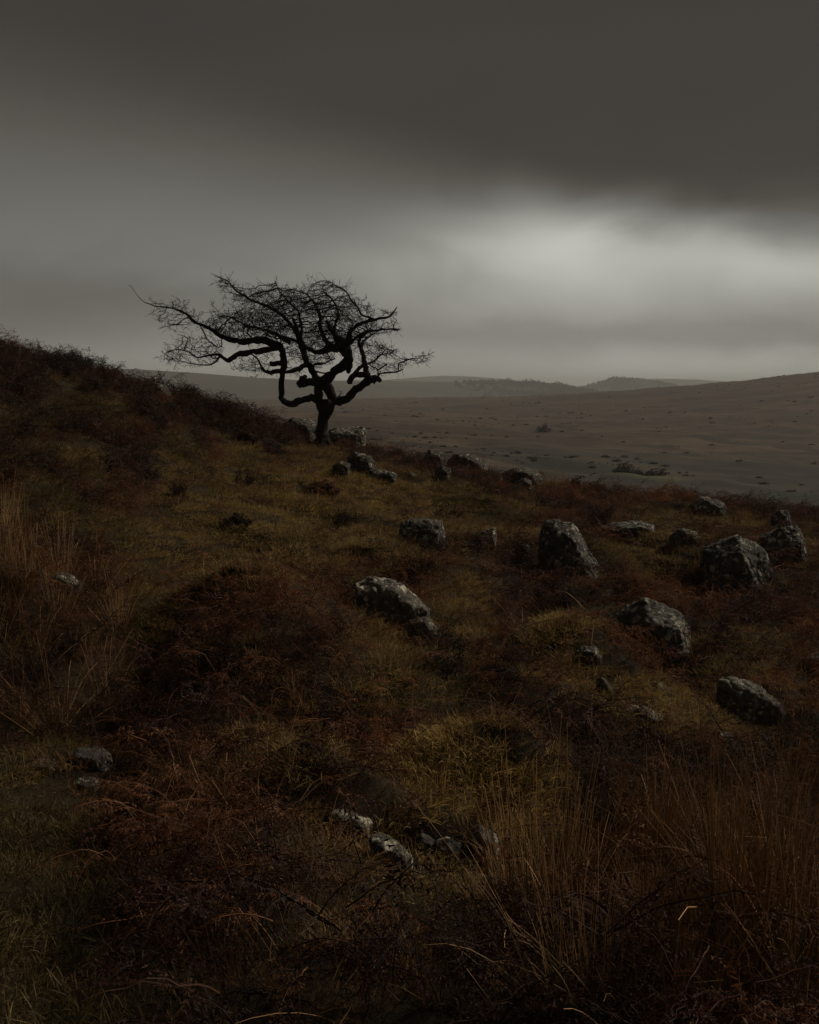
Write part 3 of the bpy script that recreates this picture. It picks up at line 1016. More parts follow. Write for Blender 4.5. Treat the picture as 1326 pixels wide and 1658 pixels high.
def build_far():
    # heather and rush tussocks on the open moor
    n = 5000
    Y = np.exp(RNG.uniform(math.log(130), math.log(1150), n))
    x = RNG.uniform(-0.42, 0.42, n) * Y + RNG.normal(0, 3, n)
    q = np.stack([x, Y], -1)
    k = RNG.uniform(size=n) < np.clip(0.03 + 1.1 * smooth(0.1, 0.6, fbm(q / 40.0, 4, 201)), 0, 1)
    q = q[k]
    p = np.concatenate([q, terrain(q[:, 0], q[:, 1])[:, None]], 1)
    s = (0.10 + 0.5 * RNG.uniform(0, 1, len(p)) ** 2.5) * (1 + p[:, 1] / 800)
    sc = np.stack([s * RNG.uniform(1, 1.7, len(p)), s, s * RNG.uniform(0.5, 0.9, len(p))], -1)
    scatter('moor_tussocks', [blob_proto(M_scrub, 110, 0.22, 0.8) for _ in range(4)], p, np.stack([np.zeros(len(p))] * 2 + [RNG.normal(0, 0.4, len(p))], -1), sc,
            RNG.integers(0, 4, len(p)), RNG.uniform(0, 1, len(p)), 'dark tussocks dotted over the open moor')
    # far woodland on the two ridges
    pts, ends = [], []
    for V, s0, s1, cnt in ((H2, 0.42, 0.80, 1500), (H3, 0.20, 0.84, 800)):
        a = RNG.uniform(s0, s1, cnt) * 119
        b = 20 + RNG.normal(-3, 4.5, cnt)
        i, j = np.clip(a.astype(int), 0, 118), np.clip(b.astype(int), 0, 39)
        fa = (a - i)[:, None]
        pts.append(V[i, j] * (1 - fa) + V[i + 1, j] * fa)
        e = (a / 119 - s0) / (s1 - s0)
        ends.append(smooth(0, 0.35, e) * smooth(1.0, 0.85, e))
    p = np.concatenate(pts)
    ends = np.concatenate(ends)
    keep = RNG.uniform(size=len(p)) < ends + 0.15
    p, ends = p[keep], ends[keep]
    p[:, 1] += RNG.uniform(-8, 8, len(p))
    clump = np.clip(0.75 + fbm(p[:, :2] / 120.0, 3, 222) * 0.7, 0.25, 1.4)
    s = RNG.uniform(4.5, 8.0, len(p)) * clump * (0.45 + 0.55 * ends)
    sc = np.stack([s, s, s * RNG.uniform(1.0, 1.6, len(p))], -1)
    scatter('far_woodland', [blob_proto(M_wood, 150, 0.2, 1.0) for _ in range(4)], p, np.stack([np.zeros(len(p))] * 2 + [RNG.uniform(0, 6.28, len(p))], -1), sc,
            RNG.integers(0, 4, len(p)), RNG.uniform(0, 1, len(p)), 'dark distant woodland along the hazy ridges')


build_far()

# ------------------------------------------------------------------ voxel-welded solid from closed shapes
def weld(name, verts, faces, voxel, rough, seed, mat, parent=None, freq=(2.0, 7.0), aniso=(1, 1, 1), facet=False):
    """Fuse overlapping closed shells into one skin, then roughen it."""
    me = bpy.data.meshes.new(name + '_raw')
    me.from_pydata(np.asarray(verts).tolist(), [], faces)
    bm = bmesh.new()
    bm.from_mesh(me)
    bmesh.ops.recalc_face_normals(bm, faces=bm.faces)
    bm.to_mesh(me)
    bm.free()
    tmp = bpy.data.objects.new(name + '_raw', me)
    col.objects.link(tmp)
    md = tmp.modifiers.new('r', 'REMESH')
    md.mode = 'VOXEL'
    md.voxel_size = voxel
    dg = bpy.context.evaluated_depsgraph_get()
    ev = bpy.data.meshes.new_from_object(tmp.evaluated_get(dg))
    bpy.data.objects.remove(tmp)
    bpy.data.meshes.remove(me)
    n = len(ev.vertices)
    co = np.empty(n * 3)
    no = np.empty(n * 3)
    ev.vertices.foreach_get('co', co)
    ev.vertex_normals.foreach_get('vector', no)
    co, no = co.reshape(-1, 3), no.reshape(-1, 3)
    q = co * np.asarray(aniso)
    if facet:
        # crack lines and chipped planes instead of lumps
        cr = np.abs(vnoise(q * freq[1] * np.array([1, 1, 1.8]) + 0.5 * vnoise(q * freq[0], seed)[:, None], seed + 9))
        st = np.round(fbm(q * freq[0] * 1.3, 2, seed) * 2.2) / 2.2
        d = rough * (0.30 * fbm(q * freq[0], 2, seed) + 0.20 * st - 0.26 * np.exp(-(cr / 0.07) ** 2) + 0.13 * fbm(q * freq[1] * 3.2, 3, seed + 5, 0.62))
    else:
        d = rough * (0.6 * fbm(q * freq[0], 2, seed) + 0.30 * (1 - 2 * np.abs(vnoise(q * freq[1], seed + 9))) + 0.16 * fbm(q * freq[1] * 2.6, 3, seed + 5))
    co = co + no * d[:, None]
    ev.vertices.foreach_set('co', co.ravel())
    ev.update()
    ev.shade_smooth()
    ev.materials.clear()
    ev.materials.append(mat)
    ev.name = name
    o = bpy.data.objects.new(name, ev)
    if parent:
        o.parent = parent
    col.objects.link(o)
    return o


# ------------------------------------------------------------------ the thorn tree
TREE = hit(522, 718, 20, 40)
TREE_Y = TREE[1]
TS = TREE_Y / F / 2.502            # metres per unit of the traced drawing
TX, TZ = 828.0, 755.0


def z2(X, Y, w):
    return (550.4 + .585 * X, 375.3 + .585 * Y, .585 * w)


def limb_path(pts, d0, d1, seed, z2c=False):
    """Traced points -> metres in the tree's own frame, with a wandering depth."""
    P = np.array([z2(*p) if z2c else p for p in pts], float)
    n = len(P)
    s = np.linspace(0, 1, n)
    dep = d0 + (d1 - d0) * s + 0.05 * vnoise(np.stack([s * 5, np.full(n, seed * 3.7)], -1), seed)
    Q = np.stack([(P[:, 0] - TX) * TS, dep, (TZ - P[:, 1]) * TS], -1)
    rad = np.maximum(P[:, 2] * TS * 0.5, 0.004)
    m = max(8, int(np.linalg.norm(np.diff(Q, axis=0), axis=1).sum() / 0.05))
    # Catmull-Rom through the points
    t = np.linspace(0, n - 1, m)
    i = np.clip(t.astype(int), 0, n - 2)
    f = (t - i)[:, None]
    g = lambda k: Q[np.clip(i + k, 0, n - 1)]
    C = 0.5 * ((2 * g(0)) + (-g(-1) + g(1)) * f + (2 * g(-1) - 5 * g(0) + 4 * g(1) - g(2)) * f ** 2 + (-g(-1) + 3 * g(0) - 3 * g(1) + g(2)) * f ** 3)
    r = np.interp(t, np.arange(n), rad)
    C = C + np.stack([vnoise(C * 7 + 3.1 * seed + 10 * k, seed + k) for k in range(3)], -1) * np.minimum(0.022, r * 0.55)[:, None] + np.stack([vnoise(C * 17 + 1.7 * seed + 10 * k, seed + k + 7) for k in range(3)], -1) * np.minimum(0.014, r * 0.5)[:, None]
    r = r * (1 + 0.13 * vnoise(C * 8, seed + 4))
    return C, r


TRUNK = [
    ([(478, 690, 120), (476, 655, 88), (475, 600, 84), (473, 540, 84), (478, 480, 78), (492, 430, 96), (498, 390, 124), (496, 372, 128)], 0, 0),
    ([(468, 410, 60), (452, 370, 58), (448, 330, 60), (445, 280, 62), (455, 235, 84), (465, 212, 80)], 0, 0.03),
    ([(520, 410, 60), (545, 365, 66), (545, 325, 64), (515, 270, 78), (488, 232, 84)], 0, 0.02),
]
LIMBS2 = [   # traced in the second close-up
    ([(455, 222, 62), (410, 222, 58), (370, 226, 62), (340, 232, 70), (318, 240, 58)], 0.02, -0.12),
    ([(352, 228, 50), (352, 195, 56), (362, 178, 30)], -0.08, -0.10),
    ([(450, 215, 60), (420, 180, 54), (395, 130, 50), (370, 80, 44), (345, 20, 40), (325, -60, 34), (300, -140, 28), (270, -220, 18)], 0.02, 0.35),
    ([(480, 222, 74), (520, 182, 62), (560, 152, 60), (620, 112, 66), (655, 80, 72), (662, 30, 66), (655, -20, 58), (620, -60, 46), (560, -110, 34), (520, -190, 22)], 0.02, -0.45),
    ([(650, 60, 60), (668, 110, 50), (664, 148, 42), (655, 160, 26)], -0.15, -0.2),
    ([(455, 335, 60), (420, 333, 54), (370, 335, 50), (310, 355, 48), (265, 371, 46), (228, 364, 46), (206, 325, 42), (203, 265, 40), (210, 200, 40), (215, 150, 42), (230, 100, 50), (226, 50, 48), (212, 0, 44), (195, -35, 44)], 0.0, -0.45),
    ([(228, 95, 46), (195, 92, 40), (160, 96, 36), (140, 94, 28)], -0.35, -0.45),
    ([(210, 150, 30), (165, 152, 28), (125, 152, 24), (92, 138, 20), (72, 100, 14), (45, 55, 12), (5, 35, 10), (-30, 50, 8), (-60, 40, 6)], -0.35, -0.6),
    ([(555, 350, 60), (600, 345, 58), (650, 325, 56), (690, 292, 54), (725, 262, 52), (775, 232, 52), (815, 205, 54), (850, 192, 52), (872, 198, 40), (884, 218, 26)], 0.02, -0.25),
    ([(840, 200, 26), (838, 222, 18), (838, 236, 6)], -0.22, -0.24),
    ([(815, 200, 44), (780, 172, 40), (735, 166, 38), (700, 176, 40), (678, 200, 40), (672, 232, 36)], -0.2, -0.1),
    ([(690, 180, 30), (715, 150, 30), (748, 120, 26), (760, 95, 22)], -0.12, 0.0),
    ([(800, 195, 42), (785, 150, 40), (776, 105, 38), (765, 60, 34), (748, 5, 30), (735, -50, 24), (750, -90, 18), (800, -130, 12)], -0.2, 0.25),
    ([(862, 178, 14), (880, 162, 13), (930, 158, 12), (985, 152, 10), (1025, 142, 9), (1035, 135, 7)], -0.22, -0.35),
    ([(858, 172, 13), (862, 145, 12), (850, 128, 11), (820, 112, 9), (800, 105, 7)], -0.22, -0.1),
    ([(862, 145, 11), (890, 122, 10), (925, 98, 8)], -0.2, -0.3),
    ([(1000, 150, 9), (1003, 120, 9), (1008, 95, 9), (1055, 76, 9), (1105, 62, 8), (1120, 80, 6), (1150, 50, 6), (1200, 42, 5), (1245, 18, 3)], -0.3, -0.4),
    ([(395, 150, 16), (398, 118, 14), (430, 104, 12), (480, 98, 11), (530, 78, 9), (570, 60, 7)], 0.1, -0.2),
    ([(420, 165, 16), (440, 150, 12), (470, 154, 11), (520, 156, 12), (560, 140, 10)], 0.03, -0.1),
    ([(380, 100, 34), (340, 118, 34), (300, 140, 30), (260, 150, 26), (235, 156, 20)], 0.1, -0.3),
    ([(560, 345, 10), (590, 318, 7), (610, 290, 6), (590, 280, 4)], 0.0, -0.1),
]
LIMBS1 = [   # traced in the first close-up
    ([(668, 372, 32), (640, 350, 32), (600, 341, 30), (560, 344, 28), (520, 346, 26), (475, 340, 22), (432, 322, 18), (382, 292, 14), (330, 270, 12), (292, 236, 9), (240, 212, 7), (180, 206, 5), (130, 190, 3.4), (98, 162, 2.2), (76, 130, 1.6), (62, 122, 1.2)], -0.4, -0.1),
    ([(662, 372, 28), (620, 380, 24), (580, 388, 24), (530, 390, 24), (495, 402, 22), (465, 418, 20), (440, 402, 13), (405, 402, 9), (350, 408, 6), (310, 386, 5), (270, 380, 4), (236, 392, 3)], -0.45, -0.8),
    ([(440, 404, 9), (418, 432, 6), (380, 440, 5), (330, 434, 4), (290, 424, 3), (250, 412, 3), (212, 418, 2)], -0.75, -0.6),
    ([(345, 274, 7), (365, 310, 6), (390, 345, 5), (430, 370, 4)], -0.2, -0.5),
    ([(760, 400, 20), (735, 345, 18), (705, 280, 16), (645, 218, 14), (582, 190, 12), (530, 168, 9), (482, 140, 7), (455, 110, 5), (435, 92, 4), (400, 76, 3), (370, 62, 1.5)], 0.25, 0.6),
    ([(700, 350, 18), (640, 310, 14), (580, 290, 11), (520, 276, 9), (470, 250, 7), (435, 236, 5), (402, 236, 3)], -0.1, 0.5),
    ([(736, 340, 14), (745, 280, 11), (730, 220, 9), (690, 180, 7), (660, 140, 5), (652, 108, 3)], 0.25, -0.3),
    ([(880, 372, 26), (850, 340, 20), (825, 290, 16), (822, 240, 13), (800, 190, 9), (760, 150, 6), (720, 135, 4)], -0.3, 0.3),
    ([(930, 385, 40), (900, 372, 34), (860, 374, 28), (820, 384, 22), (780, 372, 16), (740, 350, 12), (690, 330, 9), (640, 330, 6)], -0.35, 0.2),
    ([(930, 385, 30), (935, 340, 22), (955, 300, 16), (1005, 272, 13), (1050, 262, 11), (1090, 258, 9), (1115, 240, 6), (1132, 215, 3)], -0.35, -0.7),
    ([(945, 350, 16), (1000, 310, 11), (1060, 300, 9), (1110, 298, 8), (1136, 300, 6)], -0.4, -0.2),
    ([(1040, 262, 9), (1000, 246, 9), (978, 215, 8), (950, 180, 7), (930, 152, 6), (890, 128, 4), (860, 112, 3), (830, 108, 2)], -0.6, -0.4),
    ([(900, 360, 18), (880, 310, 14), (900, 250, 10), (890, 200, 7), (850, 160, 5)], -0.3, -0.8),
    ([(985, 372, 14), (1000, 335, 9), (1030, 310, 6)], 0.1, 0.4),
    ([(1004, 440, 10), (1040, 420, 8), (1065, 395, 6), (1090, 372, 4), (1120, 385, 3)], -0.1, 0.2),
    ([(780, 460, 10), (800, 430, 8), (840, 425, 6), (870, 410, 4)], 0.1, 0.3),
]
CROWN = [  # outline, points, half depth at the centre
    ([(400, 225), (470, 225), (520, 205), (440, 150), (420, 105), (450, 95), (520, 130), (560, 140), (650, 118), (700, 128), (760, 125), (830, 110), (880, 108), (930, 135), (960, 185), (1010, 190), (1050, 232), (1140, 205), (1150, 300), (1060, 312), (1010, 335), (1000, 365), (940, 385), (860, 402), (790, 425), (730, 415), (690, 385), (600, 362), (500, 350), (430, 325), (380, 292)], 4000, 0.9),
    ([(560, 210), (700, 170), (860, 190), (980, 260), (960, 350), (820, 390), (680, 350), (560, 330), (500, 300)], 2500, 0.7),
    ([(165, 195), (230, 190), (290, 188), (310, 240), (380, 262), (450, 255), (450, 325), (380, 300), (300, 275), (215, 300), (175, 250)], 380, 0.3),
    ([(215, 400), (240, 370), (300, 330), (420, 330), (480, 400), (460, 425), (400, 445), (260, 442), (210, 420)], 420, 0.4),
    ([(1000, 340), (1050, 350), (1140, 370), (1165, 465), (1080, 480), (1040, 470), (1000, 440), (960, 395)], 600, 0.4),
    ([(1140, 405), (1285, 380), (1250, 420), (1150, 450)], 90, 0.2),
    ([(700, 405), (880, 390), (870, 430), (790, 455), (720, 480), (690, 440)], 330, 0.4),
    ([(470, 462), (520, 420), (600, 400), (660, 400), (660, 475), (600, 470), (520, 462)], 260, 0.3),
]


def in_poly(P, poly):
    poly = np.array(poly, float)
    x, y = P[:, 0], P[:, 1]
    inside = np.zeros(len(P), bool)
    j = len(poly) - 1
    for i in range(len(poly)):
        xi, yi, xj, yj = *poly[i], *poly[j]
        c = ((yi > y) != (yj > y)) & (x < (xj - xi) * (y - yi) / (yj - yi + 1e-12) + xi)
        inside ^= c
        j = i
    return inside


def grow_twigs(seeds, attract, step=0.042, infl=0.36, kill=0.05, iters=80):
    """Twigs reaching out from the limbs into the crown's volume."""
    rng = np.random.default_rng(3)
    nodes = [np.array(s) for s in seeds]
    parent = [-1] * len(nodes)
    P = np.array(nodes)
    A = attract.copy()
    nd = np.full(len(A), 1e9)
    ni = np.zeros(len(A), int)
    new = np.arange(len(P))
    alive = np.ones(len(A), bool)
    vel = {}
    for it in range(iters):
        for s in range(0, len(new), 400):
            ids = new[s:s + 400]
            d = np.linalg.norm(A[:, None] - P[ids][None], axis=-1)
            k = d.argmin(1)
            dm = d[np.arange(len(A)), k]
            b = dm < nd
            nd[b], ni[b] = dm[b], ids[k[b]]
        alive &= nd > kill
        act = alive & (nd < infl)
        if not act.any():
            break
        acc = {}
        for q, i in zip(A[act], ni[act]):
            v = q - P[i]
            acc.setdefault(i, []).append(v / np.linalg.norm(v))
        add, par = [], []
        for i, vs in acc.items():
            v = np.mean(vs, 0)
            l = np.linalg.norm(v)
            v = v / l if l > 0.15 else vs[0]
            v = v + rng.normal(0, 0.40, 3) + np.array([-0.22, 0, 0.08])
            if i in vel:
                v = v + 0.55 * vel[i]
            v /= np.linalg.norm(v)
            add.append(P[i] + v * step * rng.uniform(0.7, 1.2))
            par.append(i)
            vel[len(P) + len(add) - 1] = v
        new = np.arange(len(P), len(P) + len(add))
        P = np.concatenate([P, np.array(add)])
        parent += par
    return P, parent


def build_tree():
    root = empty('hawthorn_tree', TREE)
    tag(root, 'gnarled leafless windswept hawthorn tree alone on the rocky knoll', 'tree')
    tb = Tubes()
    for k, (pts, d0, d1) in enumerate(TRUNK):
        C, r = limb_path(pts, d0, d1, 100 + k, True)
        tb.add(C, r * (0.92 if k else 1.0), 10)
    # buttress roots
    for k in range(6):
        a = k * 1.05 + 0.4
        C = np.array([[0.02 * math.cos(a), 0.02 * math.sin(a), 0.28], [0.09 * math.cos(a), 0.09 * math.sin(a), 0.12], [0.19 * math.cos(a), 0.19 * math.sin(a), -0.02], [0.30 * math.cos(a), 0.3 * math.sin(a), -0.14]])
        tb.add(C, [0.07, 0.075, 0.055, 0.03], 8)
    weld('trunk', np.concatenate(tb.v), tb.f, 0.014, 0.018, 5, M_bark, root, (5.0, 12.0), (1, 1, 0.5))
    seeds, srad = [], []
    for k, (pts, d0, d1, two) in enumerate([(*l, True) for l in LIMBS2] + [(*l, False) for l in LIMBS1]):
        C, r = limb_path(pts, d0, d1, 200 + k, two)
        lt = Tubes()
        lt.add(C, r, 8 if r[0] > 0.05 else 6)
        v = np.concatenate(lt.v)
        v += (v - np.repeat(C, 8 if r[0] > 0.05 else 6, 0)) * (0.20 * fbm(v * 8, 2, k) + 0.20 * fbm(v * 21, 2, k + 50))[:, None]
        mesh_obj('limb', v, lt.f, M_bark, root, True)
        for c, rr in zip(C[2::2], r[2::2]):
            if rr < 0.085 and c[2] > 1.25:
                seeds.append(c)
                srad.append(rr)
    att = []
    rng = np.random.default_rng(11)
    for poly, cnt, hd in CROWN:
        pl = np.array(poly, float)
        lo, hi = pl.min(0), pl.max(0)
        q = rng.uniform(lo, hi, (cnt * 5, 2))
        q = q[in_poly(q, poly)][:cnt]
        cen, ext = pl.mean(0), (hi - lo) / 2
        e = np.clip(1 - ((q - cen) / ext) ** 2, 0.05, 1).prod(1) ** 0.5
        if hd > 0.5:
            base = -0.1
        else:
            base = {420: -0.65, 600: -0.1, 260: -0.5}.get(cnt, -0.25)
        dep = base + rng.uniform(-1, 1, len(q)) * hd * (0.25 + 0.75 * e)
        att.append(np.stack([(q[:, 0] - TX) * TS, dep, (TZ - q[:, 1]) * TS], -1))
    att = np.concatenate(att)
    att = att[fbm(att * np.array([2.2, 2.2, 3.4]), 2, 909) > -0.28]
    SQ = np.array([0.62, 1.0, 1.0])      # growth reaches further along the wind
    P, par = grow_twigs(np.array(seeds) * SQ, att * SQ)
    P = P / SQ
    n = len(P)
    ns = len(seeds)
    kids = [[] for _ in range(n)]
    for i in range(ns, n):
        kids[par[i]].append(i)
    rad = np.zeros(n)
    for i in range(n - 1, ns - 1, -1):
        rad[i] = max(0.0036, sum(rad[c] ** 2.0 for c in kids[i]) ** 0.5) if kids[i] else 0.0036
    tw = Tubes()
    # chains: follow the thickest child; side children start new chains
    starts = [(c, i) for i in range(ns) for c in kids[i]]
    while starts:
        c, p0 = starts.pop()
        chain = [p0, c]
        while kids[chain[-1]]:
            ks = sorted(kids[chain[-1]], key=lambda q: -rad[q])
            for s in ks[1:]:
                starts.append((s, chain[-1]))
            chain.append(ks[0])
        pts = P[chain].copy()
        rr = rad[chain].copy()
        rr[0] = min(rad[c] * 1.15, srad[p0] if p0 < ns else rr[0])
        if rng.uniform() < 0.16:     # a long wind-blown shoot
            q, d = pts[-1], pts[-1] - pts[-2]
            for _ in range(rng.integers(2, 5)):
                d = d * 0.6 + rng.normal(0, 0.022, 3) + np.array([-0.022, 0, 0.010])
                d *= 0.055 / np.linalg.norm(d)
                q = q + d
                pts = np.concatenate([pts, [q]])
                rr = np.append(rr, 0.0034)
        if rng.uniform() < 0.9:      # a fine end shoot
            d = pts[-1] - pts[-2]
            pts = np.concatenate([pts, [pts[-1] + d * rng.uniform(0.6, 1.4) + rng.normal(0, 0.02, 3)]])
            rr = np.append(rr, 0.0022)
        tw.add(pts, rr, 4 if rr[0] > 0.012 else 3)
        # short thorny spurs, and a forked spray at the end
        for q, r_ in zip(pts[1:-1], rr[1:-1]):
            if rng.uniform() < 0.5:
                d = rng.normal(0, 1, 3) + np.array([-0.3, 0, 0.3])
                d /= np.linalg.norm(d)
                L = rng.uniform(0.03, 0.11)
                tw.add([q, q + d * L * 0.6 + rng.normal(0, 0.006, 3), q + d * L], [0.0032, 0.0028, 0.0014], 3)
        d0 = pts[-1] - pts[-2]
        d0 = d0 / max(np.linalg.norm(d0), 1e-6)
        for _ in range(rng.integers(1, 5)):
            d = d0 + rng.normal(0, 0.55, 3) + np.array([-0.15, 0, 0.12])
            d /= np.linalg.norm(d)
            L = rng.uniform(0.05, 0.17)
            q = pts[-1] if rng.uniform() < 0.6 else pts[-2]
            m1 = q + d * L * 0.5 + rng.normal(0, 0.012, 3)
            tw.add([q, m1, q + d * L + rng.normal(0, 0.012, 3)], [0.0034, 0.0030, 0.0016], 3)
            if rng.uniform() < 0.6:
                d2 = d + rng.normal(0, 0.6, 3)
                d2 /= np.linalg.norm(d2)
                tw.add([m1, m1 + d2 * L * 0.3, m1 + d2 * L * 0.6], [0.0028, 0.0024, 0.0014], 3)
    print('twig nodes', n - ns, 'verts', tw.n)
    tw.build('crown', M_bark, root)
    return root


build_tree()

# ------------------------------------------------------------------ rocks
FOOT = []


def rock(label, outline, depth=0.7, Y=None, seed=0, rough=1.0, front=0.78, back=0.72, lean=0.0, sink=0.16, group=None, extra=(), parts=None, pale=False, drop=0.0):
    """A boulder whose outline is given in photograph pixels (base last); it stands where its foot meets the ground."""
    outlines = [outline] if parts is None else parts
    allp = np.array([p for o in outlines for p in o], float)
    ub, vb = allp[:, 0].mean(), allp[:, 1].max()
    foot = at(ub, vb, Y) if Y else hit(ub, vb)
    Yd = foot[1]
    k = Yd / F
    if seed in (39, 40, 41, 42, 43):
        k *= 1.3
    wid = (allp[:, 0].max() - allp[:, 0].min()) * k
    D = wid * depth
    V, Fc = [], []
    for oi, o in enumerate(outlines):
        P = np.array(o, float)
        x, z = (P[:, 0] - ub) * k, (vb - P[:, 1]) * k
        cx = x.mean()
        hgt = z.max() - z.min()
        pts = []
        off = 0.0
        for yy, s in ((-0.5, front * 0.72), (-0.28, front), (0.0, 1.0), (0.30, 0.93), (0.5, back)):
            jit = np.random.default_rng(1000 + seed * 31 + int(yy * 100) + oi).normal(0, 0.02 * wid, (len(x), 3))
            pts.append(np.stack([cx + (x - cx) * s + jit[:, 0], np.full(len(x), off + yy * D) + jit[:, 1] + lean * z, z.min() + (z - z.min()) * (s * 0.6 + 0.4) + jit[:, 2] * (0.0 if yy == 0 else 1)], -1))
        low = pts[2].copy()
        low[:, 2] = -max(sink, 0.5 * hgt * 0.5)
        pts.append(low * np.array([0.9, 1, 1]) + np.array([0, D * 0.3, 0]))
        low2 = low.copy()
        low2[:, 1] -= D * 0.3
        pts.append(low2 * np.array([0.9, 1, 1]))
        pts = np.concatenate(pts + [np.array([((eu - ub) * k, ey * D, (vb - ev) * k) for eu, ev, ey in extra])] if len(extra) else pts)
        bm = bmesh.new()
        for q in pts:
            bm.verts.new(q)
        res = bmesh.ops.convex_hull(bm, input=bm.verts)
        junk = [g for g in res['geom_interior'] if isinstance(g, bmesh.types.BMVert)]
        bmesh.ops.delete(bm, geom=junk, context='VERTS')
        bm.verts.index_update()
        b = len(V)
        V += [tuple(v.co) for v in bm.verts]
        Fc += [tuple(b + v.index for v in f.verts) for f in bm.faces]
        bm.free()
    o = weld('rock', V, Fc, max(wid / 52, 0.005), min(0.11 * wid, 0.07) * rough, seed + 300, M_rock_pale if pale else M_rock, None, (2.0 / max(wid, .2), 4.5 / max(wid, .2)), (1, 1, 1), True)
    o.location = (foot[0], foot[1] + 0.30 * D, foot[2] - drop * (vb - allp[:, 1].min()) * k)
    tag(o, label, 'rock', group)
    FOOT.append((o.location[0], o.location[1], wid, D))
    return o


